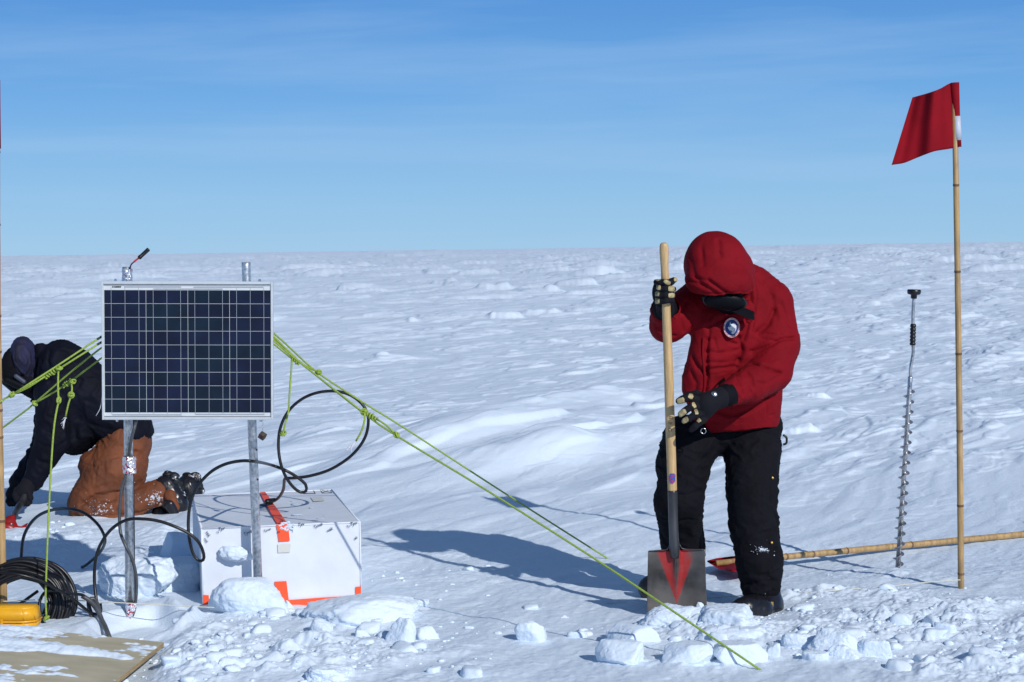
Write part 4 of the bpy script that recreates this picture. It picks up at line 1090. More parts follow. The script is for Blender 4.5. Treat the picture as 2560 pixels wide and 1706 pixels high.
edge = np.minimum(np.minimum(S, 1 - S), np.minimum(T, 1 - T)) * 40
hz = np.where(hh > 0.08, np.abs(hh - .08) ** .8 * .030, (hh - .08) * .02)
hz = np.minimum(hz, np.clip(edge, -1, 1) * .05 - .002) + .0006
V = np.array(cR)[None] + np.outer(Xs, np.array(el)) + np.outer(Ys, np.array(er)) + np.outer(hz, np.array(bn))
idx = np.arange(n * m).reshape(n, m); up = hz.reshape(n, m) > -.004
keep = up[:-1, :-1] | up[1:, :-1] | up[1:, 1:] | up[:-1, 1:]
Fq = np.stack([idx[:-1, :-1], idx[1:, :-1], idx[1:, 1:], idx[:-1, 1:]], -1)[keep]
o = mesh_obj('snow_dusting', V, Fq, m_block, bo, True); o['kind'] = 'stuff'

cs = thing('yellow_case', 'yellow hard plastic case lying beside the cable coil at the left edge', 'case', P(20, 1570, 8.3))
cyy = 8.34
ca, cb_ = Vector(P(-150, 1540, cyy)), Vector(P(98, 1541, cyy - .02)); ch = M(27, cyy)
cx_ = (cb_ - ca).normalized(); cyv = Vector((0, 0, 1)).cross(cx_); Rc = Matrix((cx_, cyv, cx_.cross(cyv))).transposed(); Lc = (cb_ - ca).length
def case_half(z0, z1, inset, mi=0):
    # rounded outline with chamfered ends
    o_ = []
    D_ = .15; c_ = .035
    for (x, y) in ((c_, -D_ / 2), (Lc - c_ * 1.3, -D_ / 2), (Lc, -D_ / 2 + c_ * .8), (Lc, D_ / 2 - c_ * .8), (Lc - c_ * 1.3, D_ / 2), (c_, D_ / 2), (0, D_ / 2 - c_), (0, -D_ / 2 + c_)):
        o_.append((x, y))
    bm = bmesh.new(); vb = [bm.verts.new((x, y, z0)) for x, y in o_]
    vt = [bm.verts.new((Lc / 2 + (x - Lc / 2) * (1 - inset), y * (1 - inset * 2.2), z1)) for x, y in o_]
    bm.faces.new(vb[::-1] if z1 > z0 else vb); bm.faces.new(vt if z1 > z0 else vt[::-1])
    for i in range(8):
        j = (i + 1) % 8; bm.faces.new((vb[i], vb[j], vt[j], vt[i]) if z1 > z0 else (vb[j], vb[i], vt[i], vt[j]))
    bmesh.ops.bevel(bm, geom=list(bm.edges), offset=.006, segments=3, affect='EDGES')
    for v in bm.verts: v.co = (ca + cx_ * v.co.x + cyv * v.co.y + Vector((0, 0, 1)) * v.co.z)
    return bm
mb = MB(); mb.bm(case_half(-.011, ch, .055)); mb.build('lid', m_yellow, cs)
mb = MB(); mb.bm(case_half(-.016, -ch, .045)); mb.build('lower_shell', m_yellow, cs)
mb = MB(); mb.bm(case_half(-.0165, -.0100, -.02)); mb.build('rim', m_yellow, cs)
for s in (.50, .68):
    mb = MB(); c = ca + cx_ * (Lc * s) - cyv * .082 + Vector((0, 0, -.012)); mb.box(c, (.012, .010, .030), Rc, .002); mb.build('latch', m_yellow, cs)
mb = MB(); c = ca + cx_ * (Lc * .80) + Vector((0, 0, -ch - .002)); mb.box(c, (.05, .12, .012), Rc, .003); mb.build('foot', m_yellow, cs)

# ------------------------------------------------------------------ shovel
SY0, SY1 = 8.44, 8.56
sh = thing('shovel', 'square bladed shovel with long wooden handle held upright by the shoveler', 'shovel', P(1692, 1540, SY1))
def sp_(px, py): return Vector(P(px, py, SY0 + (SY1 - SY0) * (py - 607) / 930.0))
mb = MB()
hp = [(1660, 606.5, 3), (1660, 608, 7), (1660, 612, 10), (1660, 622, 11.3), (1660.5, 640, 11), (1661.5, 670, 9.8), (1663, 705, 10.2), (1666, 780, 10.8), (1669, 860, 11.2), (1672, 950, 11.6), (1675, 1050, 12.0), (1678.5, 1150, 12), (1681, 1229, 11.6)]
pp = spline([np.array([a_, b_, c_]) for a_, b_, c_ in hp], 6)
mb.tube([sp_(q[0], q[1]) for q in pp], [M(q[2], 8.5) for q in pp], 20)
mb.build('wooden_handle', m_wood, sh)
mb = MB()
hp = [(1681, 1226, 12.0), (1681.5, 1240, 12), (1683, 1300, 12), (1684.5, 1340, 12), (1686, 1372, 13), (1687, 1395, 11)]
pp = spline([np.array([a_, b_, c_]) for a_, b_, c_ in hp], 6)
mb.tube([sp_(q[0], q[1]) for q in pp], [M(q[2], 8.5) for q in pp], 20); 
mb.build('socket', m_darksteel, sh)
# blade
n, m = 48, 48; V = []; at = []
for side_ in (0, 1):
    for j in range(m + 1):
        for i in range(n + 1):
            s, t = i / n * 2 - 1, j / m
            xt, xb = 1691 + s * 71, 1692.5 + s * 76
            x = xt + (xb - xt) * t; y = 1376 + t * 172 - 2.0 * s * (1 - t)
            d = .020 * (abs(s) ** 3) * -1.0 - .006 * max(0, 1 - abs(s) / .18) * max(0, 1 - t * 1.25) * 2 + .012 * (t - .5) ** 2
            d += -.020 * math.exp(-(s / .11) ** 2) * max(0, 1 - t / .72)
            d += -.006 * math.exp(-((abs(s) - .62) / .12) ** 2) * sstep(.25, .8, t) * 0
            d += side_ * .0022
            Yb = SY0 + (SY1 - SY0) * (y - 607) / 930.0
            V.append(P(x, y, Yb + .012 + d))
            if t < .02: pass
            # worn red arrow paint
            ty = (y - 1370) / (1507 - 1370)
            cxp = (x - (1690 + 2 * ty)) / 50.0
            a_ = 1 - sstep(.85, 1.15, abs(cxp) / max(.04, (1.02 - ty))) if ty < 1.02 else 0
            b_ = sstep(.08, .24, abs(cxp) + .35 * max(0, ty - .3)) if abs(cxp) < .3 else 1
            right = 1 - .8 * sstep(.35, .9, cxp) * (1 - sstep(.1, .3, ty)) 
            a_ = a_ * b_ * right + .35 * max(0, 1 - abs(s) / .55) * max(0, .5 - ty) * b_
            at.append(max(0, min(1, a_ * (0.85 + .3 * float(noise2(np.array([x / 9.]), np.array([y / 9.]))[0])))))
K = (n + 1) * (m + 1)
Fs = [(j * (n + 1) + i, j * (n + 1) + i + 1, (j + 1) * (n + 1) + i + 1, (j + 1) * (n + 1) + i) for j in range(m) for i in range(n)]
F2 = Fs + [tuple(K + q for q in reversed(f)) for f in Fs]
rim = [i for i in range(n + 1)] + [(j + 1) * (n + 1) - 1 for j in range(1, m + 1)] + [m * (n + 1) + i for i in range(n - 1, -1, -1)] + [j * (n + 1) for j in range(m - 1, 0, -1)]
for a, b in zip(rim, rim[1:] + rim[:1]): F2.append((b, a, K + a, K + b))
m_blade = attr_mix(mat('blade_steel', (0.17, 0.155, 0.14), 0.36, 0.75, var=0.45, vscale=8, rvar=0.12, bump=.12, bscale=50), 'paint', (0.40, 0.012, 0.012))
nt_ = m_blade.node_tree; b_n = nt_.nodes['Principled BSDF']
aa = [n_ for n_ in nt_.nodes if n_.type == 'ATTRIBUTE'][0]
ma = nt_.nodes.new('ShaderNodeMapRange'); ma.inputs['To Min'].default_value = .75; ma.inputs['To Max'].default_value = .1
nt_.links.new(aa.outputs['Fac'], ma.inputs['Value']); nt_.links.new(ma.outputs['Result'], b_n.inputs['Metallic'])
mesh_obj('blade', V, F2, m_blade, sh, attrs={'paint': at})
mb = MB()
mb.tube(spline([sp_(1622, 1378) + Vector((0, -.004, 0)), sp_(1650, 1376), sp_(1668, 1374), sp_(1674, 1362)], .01), .0026, 8)
mb.tube(spline([sp_(1760, 1374) + Vector((0, -.004, 0)), sp_(1730, 1374), sp_(1706, 1372), sp_(1698, 1360)], .01), .0026, 8)
mb.build('foot_step', m_darksteel, sh)
v, f = lump(sp_(1752, 1516) + Vector((0, -.012, 0)), (.016, .012, .024), 404, 4, 8, rough=.12)
mesh_obj('clinging_snow', v, f, m_block, sh)
# lettering burnt into the handle and a round sticker
mb = MB()
for ch_, py in (('B', 1043), ('F', 1058), ('C', 1074)):
    V, Fs = text_mesh(ch_, 1.0); out = []
    for x, y, _ in V:
        px = 1674.5 - y * 0 + x * 13; pyy = py - y * 15
        # letters stand rotated a quarter turn clockwise
        px, pyy = 1674.0 + y * 13 + (1.5 if ch_ == 'B' else 0), py + x * 15
        ctr = sp_(1675, pyy); hw = (px - 1675) / 12.0
        out.append(tuple(Vector(sp_(px, pyy)) + Vector((0, -M(12, 8.5) * math.sqrt(max(0, 1 - hw * hw)) - .0012, 0))))
    mb.add(out, Fs, sm=False)
props(mb.build('lettering', m_pencil, sh), 'three handwritten brown letters reading BFC')
def disc_on_handle(name, px, py, rx, ry, mt, offm):
    mb = MB(); V = [(0, 0)] + [(math.cos(a), math.sin(a)) for a in np.linspace(0, 2 * math.pi, 28)[:-1]]; out = []
    for ring in (0, .34, .67, 1):
        for a in np.linspace(0, 2 * math.pi, 25)[:-1]:
            x = px + math.cos(a) * rx * ring; y = py + math.sin(a) * ry * ring * (1 + .06 * math.sin(5 * a))
            hw = max(-1, min(1, (x - 1678.5) / 12.3))
            out.append(tuple(Vector(sp_(x, y)) + Vector((0, -M(12.2, 8.5) * math.sqrt(1 - hw * hw) - offm, 0))))
    Fs = [(r_ * 24 + k, r_ * 24 + (k + 1) % 24, (r_ + 1) * 24 + (k + 1) % 24, (r_ + 1) * 24 + k) for r_ in range(3) for k in range(24)]
    mb.add(out, Fs); return mb.build(name, mt, sh)
disc_on_handle('sticker', 1680, 1195, 9.5, 13, mat('sticker_print', (.03, .08, .35), .4, col2=(.35, .03, .12), vscale=110, thr=(.42, .5)), .0015)

# ------------------------------------------------------------------ implicit surfaces for bodies and clothes
def surface_nets(f, o, h):
    s = f < 0
    nx, ny, nz = f.shape
    cs_ = sum(s[i:nx - 1 + i, j:ny - 1 + j, k:nz - 1 + k].astype(np.int8) for i in (0, 1) for j in (0, 1) for k in (0, 1))
    act = (cs_ > 0) & (cs_ < 8); I = np.argwhere(act); n = len(I)
    idm = -np.ones(act.shape, np.int64); idm[act] = np.arange(n)
    cv = {}
    for i in (0, 1):
        for j in (0, 1):
            for k in (0, 1): cv[i, j, k] = f[I[:, 0] + i, I[:, 1] + j, I[:, 2] + k]
    acc = np.zeros((n, 3)); cnt = np.zeros(n)
    for c in cv:
        for ax in range(3):
            if c[ax] == 0:
                d = list(c); d[ax] = 1; d = tuple(d); a, b = cv[c], cv[d]
                m = (a < 0) != (b < 0); t = np.where(m, a / np.where(m, a - b, 1), 0)
                p = np.array(c, float)[None].repeat(n, 0); p[:, ax] += t
                acc[m] += p[m]; cnt[m] += 1
    V = (I + acc / cnt[:, None]) * h + np.asarray(o)
    Fs = []
    for ax in range(3):
        a1, a2 = (ax + 1) % 3, (ax + 2) % 3
        sl0 = [slice(None)] * 3; sl1 = [slice(None)] * 3
        sl0[ax] = slice(0, -1); sl1[ax] = slice(1, None)
        A, B = s[tuple(sl0)], s[tuple(sl1)]
        E = np.argwhere(A != B)
        E = E[(E[:, a1] > 0) & (E[:, a2] > 0) & (E[:, a1] < f.shape[a1] - 1) & (E[:, a2] < f.shape[a2] - 1)]
        fl = A[E[:, 0], E[:, 1], E[:, 2]]
        q = []
        for d1, d2 in ((-1, -1), (0, -1), (0, 0), (-1, 0)):
            c = E.copy(); c[:, a1] += d1; c[:, a2] += d2; q.append(idm[c[:, 0], c[:, 1], c[:, 2]])
        q = np.stack(q, 1); q[~fl] = q[~fl][:, ::-1]
        Fs.append(q)
    return V, np.concatenate(Fs)

def cap(a, b, ra, rb):
    a = np.asarray(a, np.float32); b = np.asarray(b, np.float32)
    return ('c', a, b, ra, rb)
def ell(c, r, rot=None): return ('e', np.asarray(c, np.float32), np.asarray(r, np.float32), None if rot is None else np.asarray(rot, np.float32))
def ecap(a, b, ra, rb, ratio):
    """capsule flattened along the view axis (depth radius = ratio * r)"""
    return ('f', np.asarray(a, np.float32), np.asarray(b, np.float32), ra, rb, ratio)
def ev(p, pr):
    if pr[0] == 'c':
        _, a, b, ra, rb = pr; ab = b - a; t = np.clip((p - a) @ ab / max(1e-9, float(ab @ ab)), 0, 1)
        return np.sqrt(((p - a - t[:, None] * ab) ** 2).sum(1)) - (ra + (rb - ra) * t)
    if pr[0] == 'f':
        _, a, b, ra, rb, q = pr; sc = np.array([1, 1 / q, 1], np.float32)
        return ev(p * sc, ('c', a * sc, b * sc, ra, rb)) * min(1, q)
    if pr[0] == 'e':
        _, c, r, rot = pr; d = p - c
        if rot is not None: d = d @ rot
        k = np.sqrt(((d / r) ** 2).sum(1)); k2 = np.sqrt(((d / r ** 2) ** 2).sum(1)) + 1e-9
        return k * (k - 1) / k2
def smin(a, b, k):
    h = np.clip(0.5 + 0.5 * (b - a) / k, 0, 1)
    return b * (1 - h) + a * h - k * h * (1 - h)
def sdf_mesh(adds, h=0.006, k=0.03, subs=(), pad=0.03, extra=None, ks=0.008):
    """adds: list of primitives or (primitive, blend)"""
    lo, hi = np.full(3, 1e9), np.full(3, -1e9)
    for pr in adds:
        pr = pr[0] if isinstance(pr[0], tuple) else pr
        if pr[0] == 'e': pts = [pr[1]]; r = float(max(pr[2])); pts2 = [pts[0] - r, pts[0] + r]
        else:
            r = max(pr[3], pr[4]) * (max(1, pr[5]) if pr[0] == 'f' else 1); pts2 = [pr[1] - r, pr[2] - r, pr[1] + r, pr[2] + r]
        for q in pts2: lo = np.minimum(lo, q); hi = np.maximum(hi, q)
    lo -= pad; hi += pad
    n = np.ceil((hi - lo) / h).astype(int) + 1
    ax = [lo[i] + np.arange(n[i]) * h for i in range(3)]
    g = np.stack(np.meshgrid(*ax, indexing='ij'), -1).reshape(-1, 3).astype(np.float32)
    d = None
    for pr in adds:
        kk = k
        if isinstance(pr[0], tuple): kk = pr[1]; pr = pr[0]
        e = ev(g, pr); d = e if d is None else smin(d, e, kk)
    for pr in subs: d = -smin(-d, ev(g, pr), ks)
    if extra is not None: d = extra(g, d)
    return surface_nets(d.reshape(n).astype(np.float64), lo, h)
def vnormals(V, Fq):
    a = V[Fq[:, 2]] - V[Fq[:, 0]]; b = V[Fq[:, 3]] - V[Fq[:, 1]]; fn = np.cross(a, b)
    N_ = np.zeros_like(V)
    for i in range(4): np.add.at(N_, Fq[:, i], fn)
    return N_ / (np.linalg.norm(N_, axis=1)[:, None] + 1e-12)
def crease_d(V, pts, w):
    """gaussian of the distance to a polyline"""
    best = np.full(len(V), 1e9)
    for a, b in zip(pts[:-1], pts[1:]):
        a = np.asarray(a, float); b = np.asarray(b, float); ab = b - a
        t = np.clip((V - a) @ ab / (ab @ ab), 0, 1)
        best = np.minimum(best, ((V - a - t[:, None] * ab) ** 2).sum(1))
    return np.exp(-best / w ** 2)
def wrinkle(V, Fq, big=(7, .010), mid=(17, .006), fine=(42, .002), seed=0., stretch=(1, 1, 1), creases=(), gain=None):
    N_ = vnormals(V, Fq); st = np.array(stretch)
    q = V * st + seed
    w1 = noise3(q * big[0]); wv = q + 0.05 * np.stack([noise3(q * 9 + 5), noise3(q * 9 + 15), noise3(q * 9 + 25)], 1)
    r2 = 1 - np.abs(noise3(wv * mid[0])) * 2.6; r3 = 1 - np.abs(noise3(wv * fine[0] + 9)) * 2.2
    msk = sstep(-.25, .25, noise3(q * 5 + 50))
    d = big[1] * w1 * 1.6 + mid[1] * (np.clip(r2, 0, 1) ** 2 - .4) * (.35 + .65 * msk) + fine[1] * (np.clip(r3, 0, 1) ** 2 - .3)
    if gain is not None: d = d * gain(V)
    for pts, w_, dep in creases: d = d - dep * crease_d(V, pts, w_)
    return V + N_ * d[:, None]
def front(px, py, Y): return P(px, py, Y)
def smooth_v(V, Fq, it=2):
    for _ in range(it):
        A = np.zeros_like(V); c = np.zeros(len(V))
        for i in range(4):
            j = (i + 1) % 4
            np.add.at(A, Fq[:, i], V[Fq[:, j]]); np.add.at(c, Fq[:, i], 1); np.add.at(A, Fq[:, j], V[Fq[:, i]]); np.add.at(c, Fq[:, j], 1)
        V = .5 * V + .5 * A / c[:, None]
    return V
_hit = {}
def project(V, Fq, pts, off=.002):
    """move pixel-traced points onto the front of a surface: nearest vertex in the photo's sight line"""
    rel = V - CAM; dd = rel @ _F; sx = rel @ _R / dd * F_PX + W_PX / 2; sy = H_PX / 2 - rel @ _U / dd * F_PX
    out = []
    for px, py in pts:
        m = (np.abs(sx - px) < 5) & (np.abs(sy - py) < 5)
        if not m.any():
            i = np.argmin((sx - px) ** 2 + (sy - py) ** 2); Y = V[i, 1]
        else: Y = V[m, 1].min()
        out.append(P(px, py, Y - off))
    return out
def rotz_axis(ax_, ang):
    m = Matrix.Rotation(ang, 3, ax_); return np.array(m)

# ================================================================== the shoveler
pb = thing('person', 'person in red hooded parka and black trousers bowing over the upright shovel', 'person', G(1800, 1530))
Z3 = lambda px, py, Y: np.array(P(px, py, Y))
# --- body (mostly hidden by clothing): one continuous surface
hd = Z3(1802, 690, 8.60)
body = [ell(hd, (.085, .10, .115)), cap(hd + [.02, .03, -.06], Z3(1850, 760, 8.80), .055, .06),
        ecap(Z3(1850, 790, 8.84), Z3(1850, 1040, 8.90), .15, .14, .7), ecap(Z3(1770, 770, 8.82), Z3(1925, 770, 8.82), .07, .07, .8),
        cap(Z3(1752, 770, 8.82), Z3(1672, 815, 8.68), .05, .042), cap(Z3(1672, 815, 8.68), Z3(1662, 765, 8.56), .04, .026),
        cap(Z3(1945, 790, 8.80), Z3(1950, 925, 8.72), .052, .044), cap(Z3(1950, 925, 8.72), Z3(1800, 990, 8.50), .042, .03),
        cap(Z3(1760, 1075, 8.92), Z3(1697, 1240, 8.86), .06, .05), cap(Z3(1695, 1240, 8.92), Z3(1712, 1440, 9.08), .055, .04),
        cap(Z3(1888, 1080, 8.88), Z3(1885, 1270, 8.74), .06, .05), cap(Z3(1885, 1270, 8.72), Z3(1900, 1490, 8.68), .055, .04),
        cap(Z3(1800, 735, 8.535), Z3(1798, 745, 8.53), .016, .012)]
body += [ell(hd + [s * .086, .02, -.01], (.012, .02, .03)) for s in (-1, 1)]
V, Fq = sdf_mesh(body, .010, .02)
mesh_obj('body', V, Fq, m_skin, pb)
# --- balaclava / neck gaiter and goggles
V, Fq = sdf_mesh([ell(hd + [0, 0, 0], (.098, .112, .125)), cap(hd + [.02, .02, -.07], Z3(1840, 780, 8.80), .075, .07)], .008, .04)
V = wrinkle(V, Fq, mid=(20, .004))
mesh_obj('balaclava', V, Fq, m_black, pb)
gc_ = Z3(1812, 754, 8.525)
gr = rotz_axis('Y', R(7)) @ rotz_axis('X', R(-38))
V, Fq = sdf_mesh([ell(gc_, (.090, .050, .032), gr)], .005, .01)
gog = mesh_obj('goggles', V, Fq, m_lens, pb)
V, Fq = sdf_mesh([ell(gc_ + [0, .012, .0], (.098, .046, .038), gr)], .005, .01, subs=[ell(gc_ + [0, -.02, 0], (.098, .06, .035), gr)])
mesh_obj('goggle_frame', V, Fq, m_blackplastic, gog)

# --- parka
hoodc = Z3(1797, 672, 8.62)
px_m = lambda q, Y=8.75: M(q, Y)
torso = [ecap(Z3(1853, 760, 8.84), Z3(1840, 850, 8.84), px_m(92), px_m(103), .95), ecap(Z3(1838, 850, 8.84), Z3(1838, 985, 8.86), px_m(103), px_m(114), .85),
         ecap(Z3(1838, 985, 8.86), Z3(1846, 1040, 8.88), px_m(114), px_m(103), .85),
         (ecap(Z3(1778, 812, 8.72), Z3(1852, 806, 8.76), px_m(56), px_m(58), .9), .04),
         (ecap(Z3(1880, 735, 8.88), Z3(1895, 790, 8.88), px_m(66), px_m(72), .9), .05),
         (ecap(Z3(1800, 735, 8.78), Z3(1860, 735, 8.84), px_m(62), px_m(70), .9), .04),
         (ell(Z3(1755, 960, 8.70), (px_m(50), .07, px_m(72))), .03), (ell(Z3(1772, 905, 8.70), (px_m(56), .08, px_m(90))), .035),
         # his right arm, elbow pushed out, forearm up to the handle
         (cap(Z3(1752, 742, 8.78), Z3(1672, 806, 8.67), px_m(50), px_m(50)), .03), (cap(Z3(1674, 806, 8.67), Z3(1664, 775, 8.60), px_m(48), px_m(38)), .02),
         # his left arm
         (cap(Z3(1925, 760, 8.82), Z3(1936, 860, 8.76), px_m(62), px_m(58)), .035), (cap(Z3(1936, 860, 8.76), Z3(1930, 925, 8.70), px_m(58), px_m(52)), .03),
         (cap(Z3(1930, 925, 8.70), Z3(1870, 965, 8.57), px_m(50), px_m(42)), .012), (cap(Z3(1870, 965, 8.57), Z3(1826, 985, 8.48), px_m(42), px_m(34)), .02)]
hemz = None
def hemcut(g, d):
    rel = g - CAM.astype(np.float32); dd = rel @ _F.astype(np.float32); sy = H_PX / 2 - rel @ _U.astype(np.float32) / dd * F_PX; sx = rel @ _R.astype(np.float32) / dd * F_PX + W_PX / 2
    line = 1083 - (sx - 1750) * .075
    e = (sy - line) / F_PX * 8.8
    d = np.maximum(d, e)
    # hollow inside so that the hem reads as cloth
    return np.maximum(d, -(np.maximum(d + .012, -(0.06 - (-e)) ))) if False else d
V, Fq = sdf_mesh(torso, .006, .04, extra=hemcut, subs=[cap(Z3(1812, 992, 8.46), Z3(1770, 1012, 8.34), px_m(27), px_m(27)), cap(Z3(1664, 772, 8.59), Z3(1660, 735, 8.53), px_m(33), px_m(34))])
Fr = lambda *pts: project(V, Fq, pts, 0)
cr = [(Fr((1768, 850), (1766, 900), (1768, 950), (1760, 1000), (1745, 1040)), .010, .012),      # front flap edge
      (Fr((1764, 925), (1800, 922), (1840, 918)), .010, .009), (Fr((1766, 938), (1820, 930), (1850, 925)), .006, .006),
      (Fr((1760, 878), (1800, 884), (1846, 876)), .010, .008), (Fr((1766, 905), (1810, 908), (1848, 902)), .008, .006),
      (Fr((1848, 846), (1856, 878), (1846, 905), (1838, 925)), .012, .014),
      (Fr((1866, 690), (1876, 740), (1884, 775), (1872, 810), (1860, 850)), .012, .012),
      (Fr((1935, 775), (1920, 810), (1895, 832)), .012, .010), (Fr((1990, 845), (1950, 848), (1925, 862), (1880, 880)), .010, .011),
      (Fr((1870, 903), (1900, 908), (1930, 922), (1955, 935)), .012, .016), (Fr((1862, 925), (1878, 940), (1886, 965)), .010, .010),
      (Fr((1895, 955), (1915, 960), (1945, 945)), .008, .008), (Fr((1838, 945), (1858, 970), (1862, 990)), .008, .007),
      (Fr((1790, 1030), (1830, 1042), (1870, 1030), (1910, 1008), (1920, 995)), .012, .013), (Fr((1920, 1050), (1918, 1010)), .005, .005),
      (Fr((1770, 1060), (1840, 1050), (1940, 1038)), .006, .005), (Fr((1728, 892), (1745, 920), (1765, 930)), .012, .010), (Fr((1770, 820), (1800, 800), (1870, 800)), .012, .009),
      (Fr((1725, 930), (1740, 960), (1735, 1000)), .012, .006), (Fr((1640, 820), (1660, 835), (1690, 842)), .008, .006), (Fr((1715, 755), (1705, 790), (1712, 830)), .010, .010),
      (Fr((1905, 700), (1930, 740), (1940, 790)), .02, .008), (Fr((1955, 760), (1975, 810)), .015, .007),
      (Fr((1806, 830), (1820, 855), (1842, 862)), .008, .008), (Fr((1786, 850), (1792, 872)), .01, .006)]
cr = [(a_, b_ * .9, c_ * 1.4) for a_, b_, c_ in cr]
cr += [(Fr((1768, 930), (1772, 945), (1848, 938), (1850, 926)), .0045, .006), (Fr((1900, 832), (1945, 838), (1988, 832)), .0045, .006), (Fr((1900, 846), (1945, 852), (1990, 846)), .0045, .006),
       (Fr((1885, 700), (1892, 740), (1890, 790), (1880, 830)), .005, .008), (Fr((1750, 1062), (1850, 1056), (1950, 1046)), .0045, .005), (Fr((1775, 790), (1772, 850)), .006, .008),
       (Fr((1838, 950), (1846, 990), (1858, 1005)), .005, .006), (Fr((1868, 950), (1880, 985)), .007, .008), (Fr((1905, 935), (1915, 975)), .008, .008)]
V = wrinkle(V, Fq, big=(6, .009), mid=(13, .0042), fine=(38, .0012), creases=cr)
parka = mesh_obj('parka', V, Fq, m_parka, pb)
PV, PF = V, Fq
# sleeve cuffs, wrist tab
def band(name, a, b, ra, rb, mt, par, n=22, amp=.0):
    V_, F_ = lathe([(0, ra * .9), (.05, ra), (.5, (ra + rb) / 2 * 1.02), (.95, rb), (1, rb * .88)], a, b, n); mb = MB(); mb.add(V_, F_); return mb.build(name, mt, par)
band('knit_cuff', Z3(1662, 780, 8.59), Z3(1663, 752, 8.545), px_m(33), px_m(24), m_black, parka)
band('knit_cuff', Z3(1828, 984, 8.475), Z3(1796, 997, 8.44), px_m(30), px_m(24), m_black, parka)
q = project(PV, PF, [(1794, 958), (1811, 944), (1817, 962), (1799, 970)], .006)
mb = MB(); mb.add([tuple(x) for x in q] + [tuple(np.array(x) + [0, .012, 0]) for x in q], [(0, 1, 2, 3), (7, 6, 5, 4), (0, 4, 5, 1), (1, 5, 6, 2), (2, 6, 7, 3), (3, 7, 4, 0)], sm=False)
mb.build('cuff_tab', m_black, parka)
mb = MB(); fp_ = project(PV, PF, [(1759, 845), (1757, 880), (1760, 920), (1762, 950), (1758, 990), (1744, 1030), (1735, 1055)], .000)
mb.tube(spline(fp_, .01), .006, 8); mb.build('front_seam', m_parka, parka)
# drawcord with ring at the hem
mb = MB(); mb.tube(spline(pix([(1745, 1050), (1752, 1058), (1757, 1068)], 8.62), .004), .004, 8); mb.build('drawcord', m_black, parka)
mb = MB(); c = Vector(P(1758.5, 1078, 8.6)); mb.tube([c + Vector((math.cos(a) * M(6.5, 8.6), 0, math.sin(a) * M(6.8, 8.6))) for a in np.linspace(0, 2 * math.pi, 21)[:-1]], .0018, 6, closed=True); mb.build('cord_ring', m_chrome, parka)
# --- hood
hrot = rotz_axis('Y', R(10)) @ rotz_axis('X', R(-14))
hood = [ell(Z3(1790, 664, 8.62), (px_m(80), .135, px_m(84)), rotz_axis('Y', R(14))), (ell(Z3(1832, 690, 8.68), (px_m(56), .13, px_m(72))), .04), (ell(Z3(1800, 705, 8.55), (px_m(86), .115, px_m(52)), rotz_axis('Y', R(6))), .03)]
def hoodcut(g, d):
    rel = g - CAM.astype(np.float32); dd = rel @ _F.astype(np.float32); sy = H_PX / 2 - rel @ _U.astype(np.float32) / dd * F_PX; sx = rel @ _R.astype(np.float32) / dd * F_PX + W_PX / 2
    rim = np.interp(sx, [1700, 1712, 1722, 1737, 1757, 1800, 1850, 1868, 1890, 1900], [690, 700, 722, 740, 748, 747, 741, 744, 752, 760]).astype(np.float32)
    e = (sy - rim) / F_PX * 8.5 - (g[:, 1] - 8.50) * .35
    d0 = np.maximum(d, e)
    cav = ev(g, ell(Z3(1804, 735, 8.57), (px_m(76), .105, px_m(58))))
    return np.maximum(d0, -cav)
V, Fq = sdf_mesh(hood, .0055, .03, extra=hoodcut)
Fr = lambda *pts: project(V, Fq, pts, 0)
cr = [(Fr((1795, 625), (1832, 680), (1838, 742)), .004, .004), (Fr((1715, 700), (1760, 715), (1800, 740)), .009, .006), (Fr((1725, 690), (1775, 705), (1820, 735)), .008, .005),
      (Fr((1752, 615), (1756, 660)), .012, .005), (Fr((1796, 600), (1800, 640)), .012, .005), (Fr((1868, 640), (1880, 690), (1886, 730)), .008, .006), (Fr((1720, 640), (1735, 690), (1760, 720)), .012, .005),
      (Fr((1757, 736), (1800, 736), (1850, 730)), .004, .003)]
cr = [(a_, b_, c_ * 1.6) for a_, b_, c_ in cr] + [(Fr((1722, 712), (1745, 730), (1800, 738), (1860, 732)), .004, .004), (Fr((1770, 700), (1790, 716), (1826, 740)), .008, .007), (Fr((1845, 650), (1858, 690), (1852, 730)), .010, .006)]
V = wrinkle(V, Fq, big=(7, .007), mid=(11, .0030), fine=(34, .0007), creases=cr, seed=3.)
mesh_obj('hood', V, Fq, m_parka, parka)
HV, HF = V, Fq
# dark hook-and-loop strap under the hood
q = [P(1838, 752, 8.53), P(1860, 758, 8.52), P(1886, 778, 8.54), P(1890, 786, 8.54), P(1870, 800, 8.52), P(1845, 785, 8.51)]
mb = MB(); a = spline(pix([(1830, 768), (1850, 776), (1868, 784), (1884, 790)], 8.535), .006)
for i in range(len(a) - 1):
    pass
Vq = []; 
for c in a:
    c = Vector(c)
    for du, dv in ((-.5, -.25), (.5, -.25), (.5, .25), (-.5, .25)): Vq.append(c + Vector((dv * .018, dv * .012, du * .036)))
Fs = [(i * 4 + k, i * 4 + (k + 1) % 4, (i + 1) * 4 + (k + 1) % 4, (i + 1) * 4 + k) for i in range(len(a) - 1) for k in range(4)] + [(3, 2, 1, 0), tuple(len(Vq) - 4 + q for q in range(4))]
mb.add([v[:] for v in Vq], Fs, sm=False); mb.build('hood_strap', m_black, parka)
V, Fq = sdf_mesh([cap(Z3(1868, 765, 8.60), Z3(1872, 800, 8.62), .028, .02), cap(Z3(1852, 770, 8.57), Z3(1878, 775, 8.6), .02, .02)], .005, .02)
V = wrinkle(V, Fq, mid=(40, .01)); mesh_obj('hood_lining', V, Fq, m_parka, parka)
